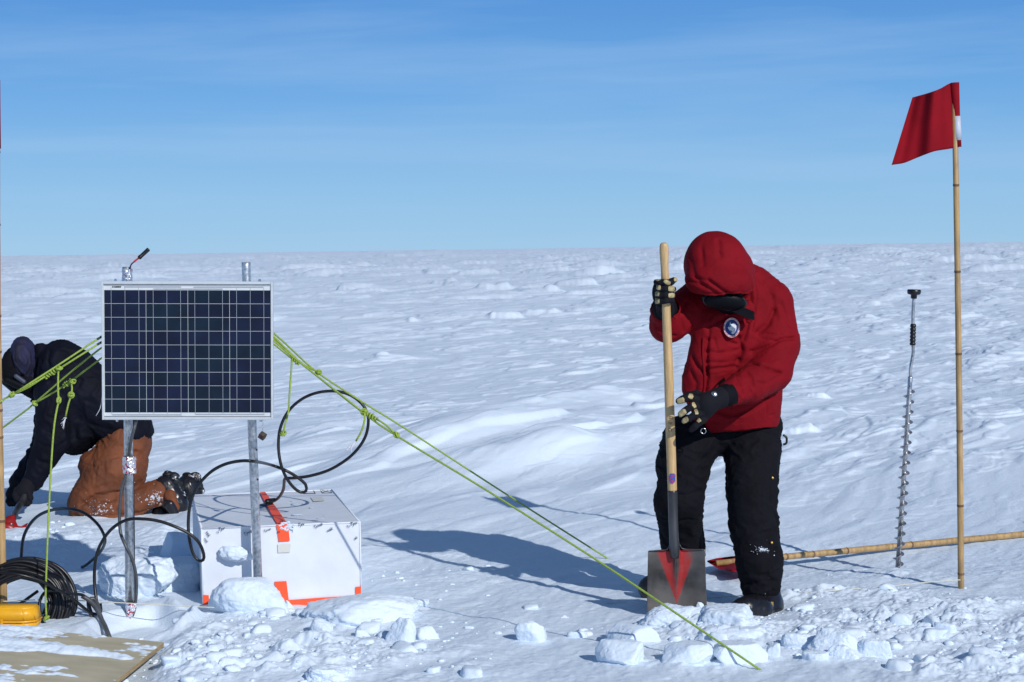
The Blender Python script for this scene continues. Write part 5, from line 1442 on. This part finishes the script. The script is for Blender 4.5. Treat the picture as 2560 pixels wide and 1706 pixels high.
# --- round chest emblem following the cloth
ecx, ecy, erx, ery = 1829.5, 819.5, 21.0, 25.5
edep = np.median([p_[1] for p_ in project(PV, PF, [(1820, 810), (1840, 830), (1830, 820), (1820, 835), (1842, 808)], 0)])
slope = (project(PV, PF, [(1848, 820)], 0)[0][1] - project(PV, PF, [(1812, 820)], 0)[0][1]) / 36.0
slv = (project(PV, PF, [(1830, 840)], 0)[0][1] - project(PV, PF, [(1830, 800)], 0)[0][1]) / 40.0
allp = [p_[1] - (edep + slope * (x - ecx) + slv * (y - ecy)) for (x, y), p_ in [((x, y), project(PV, PF, [(x, y)], 0)[0]) for x in range(1810, 1852, 5) for y in range(796, 846, 6)]]
edep += np.percentile(allp, 8) - .003
def emb(x, y, off): 
    """emblem coordinates (-1..1) -> point"""
    px, py = ecx + x * erx + y * 0 + 1.5 * y * 0, ecy - y * ery
    return P(px, py, edep + slope * (px - ecx) + slv * (py - ecy) - off)
def edisc(r0, r1, off, name, mt, par):
    mb = MB(); n = 48; V = []
    for r_ in (r0, r1):
        for k in range(n): a = 2 * math.pi * k / n; V.append(tuple(emb(r_ * math.cos(a), r_ * math.sin(a), off)))
    Fs = [(k, (k + 1) % n, n + (k + 1) % n, n + k) for k in range(n)]
    if r0 < .01: V = V[n:]; Fs = [tuple(range(n))]
    mb.add(V, Fs, sm=False); return mb.build(name, mt, par)
m_ew = mat('emblem_white_thread', (.62, .63, .66), .8, bump=.2, bscale=300); m_er = mat('emblem_red_thread', (.42, .03, .04), .8); m_eb = mat('emblem_blue_thread', (.015, .03, .16), .8); m_et = mat('emblem_teal_thread', (.05, .28, .36), .8)
mb = MB(); n = 48
V = [tuple(emb(math.cos(2 * math.pi * k / n), math.sin(2 * math.pi * k / n), .0)) for k in range(n)]; Wb = [tuple(emb(math.cos(2 * math.pi * k / n), math.sin(2 * math.pi * k / n), -.012)) for k in range(n)]
mb.add(V + Wb, [tuple(range(n))] + [(k, (k + 1) % n, n + (k + 1) % n, n + k) for k in range(n)], sm=False)
emblem = mb.build('chest_emblem', m_ew, parka)
edisc(.955, 1.0, .0006, 'emblem_border', m_er, emblem)
edisc(0, .78, .0008, 'emblem_field', m_eb, emblem)
ant = [(-.05, .55), (-.16, .42), (-.12, .30), (.02, .20), (.0, .10), (-.12, .02), (-.30, -.02), (-.33, .05), (-.42, .0), (-.38, -.1), (-.30, -.18), (-.22, -.28), (-.02, -.32), (.10, -.35), (.08, -.48), (.02, -.60), (.20, -.68), (.42, -.58), (.52, -.38), (.60, -.12), (.62, .12), (.52, .30), (.34, .42), (.16, .38), (.06, .30), (-.04, .34), (-.08, .42)]
ant = [(x - .06, y + .03) for x, y in ant]
mb = MB(); mb.add([tuple(emb(x, y, .0016)) for x, y in ant], [tuple(range(len(ant)))], sm=False); mb.build('emblem_map', m_ew, emblem)
mb = MB(); mb.add([tuple(emb(x, y, .0014)) for x, y in [(-.42, .62), (-.36, .66), (-.2, .35), (-.02, .18), (-.1, .0), (-.42, .02), (-.3, .2), (-.28, .4)]], [tuple(range(8))], sm=False)
mb.add([tuple(emb(x, y, .0014)) for x, y in [(-.3, -.2), (0, -.4), (-.02, -.62), (-.12, -.62), (-.1, -.42), (-.32, -.3)]], [tuple(range(6))], sm=False)
mb.build('emblem_sea_ice', m_et, emblem)
mb = MB()
def ringtext(txt, a0, a1, flip):
    for i, ch_ in enumerate(txt):
        if ch_ == ' ': continue
        a = R(a0 + (a1 - a0) * (i + .5) / len(txt)); V, Fs = text_mesh(ch_, .15, off=.004); out = []
        for x, y, _ in V:
            if flip: r_ = .865 - y; aa = a + x / .865
            else: r_ = .865 + y; aa = a - x / .865
            out.append(tuple(emb(r_ * math.cos(aa), r_ * math.sin(aa), .0012)))
        mb.add(out, Fs, sm=False)
ringtext('UNITED STATES ANTARCTIC PROGRAM', 200, -20, False)
ringtext('NATIONAL SCIENCE FOUNDATION', 208, 332, True)
mb.build('emblem_lettering', m_er, emblem)

# --- trousers
def trouser(g, d):
    rel = g - CAM.astype(np.float32); dd = rel @ _F.astype(np.float32); sy = H_PX / 2 - rel @ _U.astype(np.float32) / dd * F_PX; sx = rel @ _R.astype(np.float32) / dd * F_PX + W_PX / 2
    return np.maximum(d, (1040 - sy) / F_PX * 8.8)
tr = [ecap(Z3(1806, 1075, 8.90), Z3(1890, 1070, 8.90), px_m(64), px_m(66), 1.0),
      (cap(Z3(1730, 1100, 8.88), Z3(1706, 1160, 8.84), px_m(74), px_m(66)), .03), (cap(Z3(1712, 1165, 8.84), Z3(1697, 1250, 8.80), px_m(66), px_m(60)), .02),
      (cap(Z3(1697, 1250, 8.80), Z3(1708, 1380, 8.98), px_m(58), px_m(54)), .02), (cap(Z3(1708, 1380, 8.98), Z3(1715, 1458, 9.06), px_m(52), px_m(50)), .015),
      (cap(Z3(1882, 1120, 8.86), Z3(1880, 1230, 8.74), px_m(72), px_m(64)), .015), (cap(Z3(1880, 1230, 8.74), Z3(1885, 1330, 8.72), px_m(62), px_m(60)), .015),
      (cap(Z3(1887, 1330, 8.72), Z3(1898, 1400, 8.70), px_m(60), px_m(59)), .01), (cap(Z3(1898, 1400, 8.70), Z3(1902, 1462, 8.68), px_m(58), px_m(50)), .01)]
V, Fq = sdf_mesh(tr, .0065, .03, extra=trouser)
Fr = lambda *pts: project(V, Fq, pts, 0)
cr = [(Fr((1825, 1210), (1880, 1212), (1940, 1205)), .008, .005), (Fr((1828, 1378), (1880, 1384), (1948, 1370)), .006, .010), (Fr((1755, 1228), (1720, 1240), (1690, 1238)), .010, .008),
      (Fr((1762, 1285), (1720, 1300), (1660, 1300)), .010, .008), (Fr((1940, 1280), (1955, 1330)), .012, .010), (Fr((1945, 1322), (1900, 1335)), .010, .008),
      (Fr((1845, 1455), (1880, 1462), (1940, 1452)), .010, .012), (Fr((1850, 1430), (1900, 1440), (1950, 1428)), .008, .007),
      (Fr((1930, 1090), (1928, 1200), (1925, 1330), (1930, 1480)), .005, .006), (Fr((1800, 1115), (1780, 1140), (1750, 1150)), .012, .008), (Fr((1640, 1170), (1690, 1165)), .010, .008)]
V = wrinkle(V, Fq, big=(6, .008), mid=(14, .009), fine=(36, .0025), seed=7., creases=cr, stretch=(1, 1, 1.4))
rel_ = V - CAM; dd_ = rel_ @ _F; sx_ = rel_ @ _R / dd_ * F_PX + W_PX / 2; sy_ = H_PX / 2 - rel_ @ _U / dd_ * F_PX
fr_a = np.maximum.reduce([.95 * np.exp(-((sx_ - 1910) / 26) ** 2 - ((sy_ - 1374) / 11) ** 2), .80 * np.exp(-((sx_ - 1920) / 8) ** 2) * sstep(1230, 1330, sy_) * (.55 + .5 * noise2(sy_ / 22, sx_ * 0)), .72 * np.exp(-((sx_ - 1905) / 40) ** 2 - ((sy_ - 1490) / 16) ** 2), .75 * sstep(1505, 1535, sy_)])
trs = mesh_obj('trousers', V, Fq, frost_mix(mat('black_snowy_cloth', (0.005, 0.005, 0.008), 0.85, var=0.3, vscale=12, bump=0.5, bscale=30, spec=0.15, bdist=0.006)), pb, attrs={'frost': fr_a})
TV, TF = V, Fq
for px, py in ((1931, 1195), (1929, 1357)):
    c = Vector(project(TV, TF, [(px, py)], .0)[0]); v_, f_ = lathe([(0, .0065), (.4, .0065), (1, .003)], c, c + Vector((0, -.006, 0)), 12); mb = MB(); mb.add(v_, f_); mb.build('rivet', m_gold, trs)
c = Vector(project(TV, TF, [(1930, 1512)], .004)[0]) if False else Vector(P(1930, 1512, 8.575))
mb = MB(); mb.box(c, (.012, .003, .024), None, .001); mb.build('zip_pull', m_gold, trs)
mb = MB(); mb.tube(spline(pix([(1958, 1088), (1966, 1094), (1966, 1108), (1958, 1112)], 8.8), .005), .005, 8); mb.build('belt_buckle', m_blackplastic, trs)
# snow frosting on the lower legs
mb = MB(); rg = np.random.default_rng(31); nn = 0
for k in range(45):
    px, py = (rg.normal(1908, 16), rg.normal(1375, 6)) if k < 45 else (rg.normal(1918, 6), rg.uniform(1240, 1500)) if k < 90 else (rg.uniform(1860, 1940), rg.normal(1490, 12))
    q = project(TV, TF, [(px, py)], .001)[0]; s = .0009 * math.exp(abs(rg.normal()) * .7)
    v, f = lump(q, (s, s, s), k, 1, 8, 6, .1); mb.add(v, f)
o = mb.build('clinging_snow', m_block, trs); o['kind'] = 'stuff'
# --- boots
def boot(parts, subs, seed, par, soleparts, sname='boot'):
    V, Fq = sdf_mesh(parts, .006, .02); V = wrinkle(V, Fq, big=(9, .003), mid=(25, .002), fine=(50, .0008), seed=seed)
    b_ = mesh_obj(sname, V, Fq, m_boot, par)
    V, Fq = sdf_mesh(soleparts, .006, .01); mesh_obj('sole', V, Fq, m_blackplastic, b_); return b_
boot([cap(Z3(1905, 1460, 8.70), Z3(1915, 1505, 8.70), px_m(40), px_m(42)), (ell(Z3(1882, 1524, 8.56), (px_m(50), .085, px_m(36))), .03), (ell(Z3(1918, 1518, 8.66), (px_m(38), .08, px_m(34))), .03), (ell(Z3(1862, 1520, 8.50), (px_m(32), .05, px_m(28))), .03)], (), 1., pb,
     [ell(Z3(1872, 1545, 8.54), (px_m(48), .10, px_m(10))), ell(Z3(1915, 1540, 8.68), (px_m(36), .08, px_m(11)))])
boot([cap(Z3(1715, 1440, 9.08), Z3(1712, 1480, 9.10), px_m(38), px_m(40)), (ell(Z3(1672, 1478, 9.02), (px_m(60), .06, px_m(26))), .03), (ell(Z3(1630, 1470, 8.98), (px_m(37), .055, px_m(33))), .03)], (), 2., pb,
     [ell(Z3(1648, 1497, 9.0), (px_m(54), .065, px_m(9))), ell(Z3(1705, 1498, 9.08), (px_m(40), .06, px_m(10)))])

# --- gloves: palm, four separate bent fingers and a thumb
def glove(name, palm, fingers, pads, par, seed=0, watch=None, padr=.010):
    prims = [(p_, .012) if not isinstance(p_[0], tuple) else p_ for p_ in palm]
    first = [prims[0][0]] + prims[1:]
    for ch_ in fingers:
        for i in range(len(ch_) - 1):
            a, ra = ch_[i]; b, rb = ch_[i + 1]
            first.append((cap(a, b, ra, rb), .004))
    V, Fq = sdf_mesh(first, .0032, .010, pad=.012)
    V = wrinkle(V, Fq, big=(20, .0012), mid=(60, .0010), fine=(120, .0004), seed=seed)
    ctr = V[Fq].mean(1); rel = ctr - CAM; dd = rel @ _F; sx = rel @ _R / dd * F_PX + W_PX / 2; sy = H_PX / 2 - rel @ _U / dd * F_PX
    fn = vnormals(V, Fq)[Fq[:, 0]]
    mi = np.zeros(len(Fq), int)
    for (px, py, hx, hy, an) in pads:
        a = R(an); X = (sx - px) * math.cos(a) + (sy - py) * math.sin(a); Y = -(sx - px) * math.sin(a) + (sy - py) * math.cos(a)
        mi[((np.abs(X) / hx) ** 4 + (np.abs(Y) / hy) ** 4 < 1) & (fn[:, 1] < .1)] = 1
    return mesh_obj(name, V, Fq, [m_glove, m_tan], par, mi=mi)
fr = M(7.6, 8.4)
HY = 8.455                       # depth of the handle there
grip = []
for i, (ya, yb) in enumerate(((706, 706), (723, 723), (739, 738), (755, 751))):
    r_ = fr * (1.0, 1.04, 1.0, .9)[i]
    grip.append([(Z3(1643 - (2, 0, 1, 3)[i], ya, HY + .004), r_), (Z3(1650, ya, HY - .030), r_), (Z3(1664, (ya + yb) / 2, HY - .040), r_ * .97), (Z3(1679, yb, HY - .028), r_ * .95), (Z3(1684 - (3, 0, 1, 6)[i], yb, HY - .008), r_ * .88)])
thumb = [(Z3(1660, 715, HY + .045), fr * 1.2), (Z3(1678, 704, HY + .03), fr * 1.1), (Z3(1686, 700, HY + .008), fr)]
glove('glove', [ell(Z3(1648, 733, HY + .024), (px_m(17), .032, px_m(33))), (ell(Z3(1662, 750, HY + .04), (px_m(18), .028, px_m(24))), .02), (cap(Z3(1660, 752, HY + .05), Z3(1663, 775, HY + .10), px_m(20), px_m(24)), .02)],
      grip + [thumb], [(1646, 719, 5.5, 6, 0), (1643, 735, 5.5, 5.5, 0), (1643, 753, 5.5, 7, 0), (1679, 722, 8, 7, 0), (1679, 739, 8, 6, 0), (1668, 706, 9, 5, 28), (1645, 699, 6, 3.5, -20), (1690, 698, 5, 6, 0)], pb, 1.)
G2 = 8.40
def chain(pts, r0, r1): n_ = len(pts); return [(Z3(x, y, Y), r0 + (r1 - r0) * i / (n_ - 1)) for i, (x, y, Y) in enumerate(pts)]
fing = [chain([(1742, 1000, G2 + .01), (1722, 994, G2 - .004), (1706, 999, G2 - .008), (1697, 1003, G2 - .004)], M(10.5, 8.4), M(8.6, 8.4)),
        chain([(1748, 1016, G2 + .008), (1728, 1017, G2 - .012), (1712, 1028, G2 - .018), (1702, 1036, G2 - .012)], M(10, 8.4), M(8.2, 8.4)),
        chain([(1754, 1034, G2 + .008), (1738, 1037, G2 - .010), (1722, 1047, G2 - .016), (1712, 1053, G2 - .010)], M(9.6, 8.4), M(8, 8.4)),
        chain([(1760, 1049, G2 + .012), (1750, 1056, G2 - .004), (1738, 1066, G2 - .008), (1729, 1074, G2 - .002)], M(9, 8.4), M(7.4, 8.4)),
        chain([(1765, 998, G2 + .03), (1742, 986, G2 + .045), (1722, 988, G2 + .05), (1712, 994, G2 + .048)], M(11, 8.4), M(8.6, 8.4))]
glove('glove', [ell(Z3(1762, 1020, G2 + .018), (px_m(24), .024, px_m(32)), rotz_axis('Y', R(20))), (cap(Z3(1768, 1008, G2 + .022), Z3(1802, 994, G2 + .045), px_m(25), px_m(26)), .025)],
      fing, [(1702, 1003, 9.5, 8, -20), (1727, 991, 6, 6, 20), (1705, 1033, 11, 7.5, -32), (1735, 1013, 4, 7.5, -25), (1712, 1051, 9.5, 7, -28), (1741, 1030, 4, 7, -20), (1747, 1051, 5, 5.5, -45)], pb, 2.)
wt = mesh_obj('wrist_watch', *(sdf_mesh([ell(Z3(1786, 990, G2 + .005), (.016, .012, .020), rotz_axis('Y', R(-15)))], .003, .01)), m_chrome, pb)
mb = MB(); c = Vector(P(1785, 1004, G2 - .004)); v_, f_ = lathe([(0, .006), (1, .0055)], c, c + Vector((0, -.004, 0)), 14); mb.add(v_, f_); mb.build('watch_button', mat('lime_plastic', (.30, .36, .06), .4), wt)

# ================================================================== kneeling person
kp = thing('person', 'person kneeling on the snow in dark jacket and brown trousers, digging with a red tool', 'person', G(240, 1322))
K = 11.85
kz = lambda q: M(q, K)
KZ = lambda x, y, dY=0.0: np.array(P(x, y, K + dY))
body = [ell(KZ(56, 910, 0), (kz(27), .075, kz(38))), cap(KZ(76, 940), KZ(130, 950), .04, .06), cap(KZ(160, 970), KZ(305, 1075), .15, .11), cap(KZ(135, 985, -.14), KZ(130, 1110, -.2), .05, .045), cap(KZ(130, 1110, -.2), KZ(66, 1225, -.2), .04, .03),
        cap(KZ(135, 985, .16), KZ(110, 1120, .2), .05, .045), cap(KZ(110, 1120, .2), KZ(40, 1225, .15), .04, .03),
        cap(KZ(318, 1120, -.06), KZ(235, 1265, -.1), .085, .07), cap(KZ(225, 1275, -.1), KZ(400, 1245, -.08), .07, .05), cap(KZ(318, 1120, .08), KZ(245, 1270, .14), .085, .07), cap(KZ(235, 1280, .14), KZ(440, 1235, .18), .07, .05),
        cap(KZ(30, 935, -.01), KZ(24, 945, -.01), .02, .012)]
V, Fq = sdf_mesh(body, .014, .03); mesh_obj('body', V, Fq, m_skin, kp)
V, Fq = sdf_mesh([cap(KZ(178, 958, 0), KZ(300, 1050, 0), kz(86), kz(70)), (cap(KZ(300, 1050), KZ(318, 1075), kz(68), kz(62)), .03), (ell(KZ(152, 905, .02), (kz(56), .16, kz(54))), .04), (cap(KZ(103, 876, 0), KZ(112, 965, 0), kz(20), kz(26)), .02), (ell(KZ(200, 1075, 0), (kz(48), .17, kz(66)), rotz_axis('Y', R(28))), .05),
                  (cap(KZ(142, 985, -.13), KZ(132, 1100, -.20), kz(56), kz(40)), .03), (cap(KZ(132, 1100, -.20), KZ(80, 1205, -.20), kz(40), kz(25)), .02), (cap(KZ(96, 990, -.05), KZ(78, 1003, -.05), kz(12), kz(5)), .015),
                  (cap(KZ(140, 985, .16), KZ(118, 1110, .2), kz(46), kz(36)), .03), (cap(KZ(118, 1110, .2), KZ(50, 1210, .15), kz(36), kz(26)), .02), (ell(KZ(345, 1075, 0), (kz(28), .17, kz(32))), .03)], .008, .04)
Fr = lambda *pts: project(V, Fq, pts, 0)
cr = [(Fr((190, 1100), (185, 1040), (175, 1000), (200, 950)), .02, .02), (Fr((100, 1110), (130, 1120), (165, 1105)), .012, .010), (Fr((110, 1080), (140, 1090)), .012, .008), (Fr((95, 1150), (120, 1160)), .012, .008), (Fr((100, 900), (104, 950)), .012, .012), (Fr((122, 870), (118, 910), (125, 950)), .012, .014), (Fr((210, 1000), (260, 1020), (300, 1030)), .015, .010), (Fr((215, 1060), (280, 1080), (340, 1075)), .015, .008)]
V = wrinkle(V, Fq, big=(6, .010), mid=(11, .012), fine=(26, .004), creases=cr, seed=2.)
jk = mesh_obj('jacket', V, Fq, m_navy, kp)
V, Fq = sdf_mesh([ell(KZ(60, 895, 0), (kz(33), .12, kz(54)), rotz_axis('Y', R(-8))), (cap(KZ(72, 940, 0), KZ(88, 975, 0), kz(24), kz(20)), .02)], .007, .03)
V = wrinkle(V, Fq, big=(10, .006), mid=(16, .010), fine=(40, .002), stretch=(2.2, 2.2, .5), seed=4.); mesh_obj('blue_hood', V, Fq, m_blue, kp)
V, Fq = sdf_mesh([ell(KZ(28, 915, -.01), (kz(26), .10, kz(48)), rotz_axis('Y', R(6))), (ell(KZ(44, 930, 0), (kz(28), .09, kz(34))), .02)], .007, .02)
V = wrinkle(V, Fq, seed=5.); mesh_obj('beanie', V, Fq, m_black, kp)
V, Fq = sdf_mesh([cap(KZ(40, 940, 0), KZ(96, 975, 0), kz(30), kz(28)), (cap(KZ(22, 945, 0), KZ(45, 962, 0), kz(17), kz(22)), .02)], .008, .02)
V = wrinkle(V, Fq, seed=9.); mesh_obj('neck_gaiter', V, Fq, m_black, kp)
V, Fq = sdf_mesh([cap(KZ(16, 950, -.09), KZ(56, 968, -.09), kz(9), kz(11)), (cap(KZ(14, 955, 0), KZ(34, 972, -.05), kz(10), kz(10)), .02)], .006, .02)
kg = mesh_obj('goggles', V, Fq, m_lens, kp)
V, Fq = sdf_mesh([cap(KZ(40, 941, -.10), KZ(60, 955, -.10), kz(6), kz(6))], .005, .01); mesh_obj('goggle_strap', V, Fq, mat('grey_strap', (.045, .055, .09), .5), kg)
# trousers
V, Fq = sdf_mesh([ecap(KZ(316, 1100, 0), KZ(292, 1180, 0), kz(62), kz(70), 1.25), (cap(KZ(285, 1175, -.10), KZ(232, 1262, -.12), kz(66), kz(60)), .03), (cap(KZ(300, 1165, .12), KZ(250, 1265, .14), kz(66), kz(54)), .03),
                  (cap(KZ(226, 1285, -.12), KZ(300, 1280, -.10), kz(46), kz(40)), .025), (cap(KZ(310, 1265, -.10), KZ(396, 1232, -.08), kz(40), kz(30)), .02), (cap(KZ(240, 1290, .14), KZ(400, 1300, .05), kz(32), kz(18)), .02), (ell(KZ(236, 1160, -.05), (kz(38), .12, kz(34))), .03)], .008, .03)
Fr = lambda *pts: project(V, Fq, pts, 0)
cr = [(Fr((330, 1225), (290, 1235), (240, 1240), (200, 1262)), .014, .022), (Fr((180, 1290), (220, 1298), (300, 1290), (390, 1275)), .012, .014), (Fr((200, 1250), (230, 1275), (235, 1310)), .012, .010), (Fr((300, 1240), (290, 1270), (300, 1300)), .012, .010), (Fr((260, 1150), (262, 1190)), .008, .006), (Fr((225, 1150), (240, 1190)), .008, .006),
      (Fr((185, 1225), (220, 1228), (260, 1215)), .012, .010), (Fr((340, 1260), (360, 1250), (385, 1250)), .01, .008), (Fr((205, 1160), (240, 1165), (300, 1140)), .008, .008), (Fr((340, 1130), (330, 1180), (318, 1215)), .012, .012), (Fr((270, 1262), (262, 1290), (270, 1312)), .01, .01)]
V = wrinkle(V, Fq, big=(7, .010), mid=(13, .012), fine=(30, .004), creases=cr, seed=6.)
rel_ = V - CAM; dd_ = rel_ @ _F; sx_ = rel_ @ _R / dd_ * F_PX + W_PX / 2; sy_ = H_PX / 2 - rel_ @ _U / dd_ * F_PX
fr_a = np.maximum.reduce([.80 * np.exp(-((sx_ - 250) / 60) ** 2 - ((sy_ - 1275) / 40) ** 2), .92 * np.exp(-((sx_ - 385) / 40) ** 2 - ((sy_ - 1245) / 30) ** 2), .85 * sstep(1295, 1318, sy_)])
kt = mesh_obj('trousers', V, Fq, frost_mix(m_brown, 60.0), kp, attrs={'frost': fr_a})
mb = MB(); rg = np.random.default_rng(12)
for k in range(60):
    px, py = (rg.normal(240, 40), rg.normal(1270, 28)) if k < 20 else (rg.uniform(330, 410), rg.normal(1245, 22)) if k < 40 else (rg.uniform(180, 330), rg.normal(1312, 5))
    q = project(V, Fq, [(px, py)], .001)[0]; s = .0013 * math.exp(abs(rg.normal()) * .6)
    v, f = lump(q, (s * 1.1, s, s * 1.2), k, 1, 8, 6, .1); mb.add(v, f)
o = mb.build('clinging_snow', m_block, kt); o['kind'] = 'stuff'
# boots with snowy soles turned up
def kboot(pts_up, pts_sole, heel, seed):
    V, Fq = sdf_mesh(pts_up, .007, .02); V = wrinkle(V, Fq, big=(9, .004), mid=(22, .003), seed=seed); b_ = mesh_obj('boot', V, Fq, m_boot, kp)
    V, Fq = sdf_mesh(pts_sole, .006, .01)
    N_ = vnormals(V, Fq); V = V + N_ * (.006 * np.sign(noise3(V * 34)) * (noise3(V * 8 + 3) > -.3))[:, None]
    mesh_obj('sole', V, Fq, mat('snowy_rubber', (.012, .012, .015), .35, col2=(.72, .76, .84), vscale=26, thr=(.36, .40), bump=.8, bscale=60), b_); return b_
kboot([cap(KZ(404, 1228, -.06), KZ(425, 1250, -.06), kz(30), kz(26)), (cap(KZ(418, 1212, -.06), KZ(442, 1262, -.06), kz(26), kz(28)), .03), (cap(KZ(440, 1265, -.06), KZ(455, 1300, -.06), kz(20), kz(12)), .03)],
      [cap(KZ(418, 1186, -.06), KZ(436, 1200, -.06), kz(10), kz(12)), (cap(KZ(436, 1195, -.06), KZ(458, 1240, -.06), kz(11), kz(10)), .02)], None, 1.)
kboot([cap(KZ(440, 1240, .20), KZ(470, 1225, .20), kz(30), kz(30)), (cap(KZ(470, 1215, .20), KZ(484, 1240, .20), kz(28), kz(22)), .03)],
      [cap(KZ(465, 1192, .20), KZ(488, 1194, .20), kz(9), kz(11)), (cap(KZ(490, 1196, .20), KZ(502, 1232, .20), kz(10), kz(9)), .02)], None, 2.)
V, Fq = sdf_mesh([cap(KZ(405, 1285, -.02), KZ(444, 1300, -.02), kz(26), kz(13)), (cap(KZ(425, 1262, -.14), KZ(438, 1285, -.14), kz(15), kz(10)), .02)], .007, .02)
mesh_obj('boot_shaft', V, Fq, m_boot, kp)
V, Fq = sdf_mesh([cap(KZ(424, 1240, -.13), KZ(440, 1272, -.13), kz(15), kz(10))], .006, .02)
V = wrinkle(V, Fq); props(mesh_obj('boot_panel', V, Fq, m_brown, kp))
# glove on the tool
kh = []
hY = K - .24
for i, (x, y) in enumerate(((43, 1247), (52, 1254), (61, 1258), (70, 1258))):
    kh.append([(np.array(P(x - 2, y - 22, hY)), kz(7)), (np.array(P(x - 5, y - 8, hY - .03)), kz(7)), (np.array(P(x - 1, y + 2, hY - .035)), kz(6.6)), (np.array(P(x + 5, y - 2, hY + .01)), kz(6))])
kh.append([(np.array(P(70, 1228, hY - .02)), kz(9)), (np.array(P(76, 1246, hY - .03)), kz(7.5)), (np.array(P(70, 1256, hY - .03)), kz(6.5))])
glove('glove', [ell(P(58, 1232, hY), (kz(23), .045, kz(20))), (cap(P(64, 1222, hY), P(76, 1204, hY + .02), kz(18), kz(20)), .02)], kh, [], kp, 3.)
glove('glove', [ell(P(34, 1236, K + .12), (kz(20), .04, kz(18))), (cap(P(38, 1226, K + .12), P(48, 1206, K + .14), kz(16), kz(20)), .02)],
      [[(np.array(P(24 + 7 * i, 1240, K + .10)), kz(6.5)), (np.array(P(20 + 7 * i, 1254, K + .08)), kz(6)), (np.array(P(24 + 7 * i, 1262, K + .1)), kz(5.5))] for i in range(4)] + [[(np.array(P(48, 1232, K + .1)), kz(7)), (np.array(P(52, 1246, K + .08)), kz(6))]], [], kp, 4.)
# the tool
tl = thing('digging_tool', 'short digging tool with curved red blade in the kneeling person\'s hand', 'digging tool', P(30, 1340, hY))
mb = MB(); mb.tube(spline(pix([(66, 1230), (54, 1256, hY - .08), (42, 1276, hY - .18), (32, 1300, 11.26), (26, 1316, 11.19)], hY - .004), .01), kz(8), 14); mb.build('shaft', m_darksteel, tl)
ol = [(20, 1290), (37, 1286), (38, 1304), (44, 1317), (54, 1318), (71, 1306), (62, 1326), (42, 1340), (12, 1349), (-22, 1349), (-22, 1312), (4, 1306)]
ol = [(x, y) for x, y in ol]
mb = MB(); A_ = [P(x, y, 11.17 + .0006 * x) for x, y in ol]; B_ = [P(x, y, 11.20 + .0006 * x) for x, y in ol]; n = len(ol)
bm = bmesh.new(); va = [bm.verts.new(p_) for p_ in A_]; vb = [bm.verts.new(p_) for p_ in B_]
bm.faces.new(va); bm.faces.new(vb[::-1])
for i in range(n): bm.faces.new((va[i], vb[i], vb[(i + 1) % n], va[(i + 1) % n]))
bmesh.ops.bevel(bm, geom=list(bm.edges), offset=.004, segments=2, affect='EDGES'); mb.bm(bm, 0, True); mb.build('blade', m_redpaint, tl)
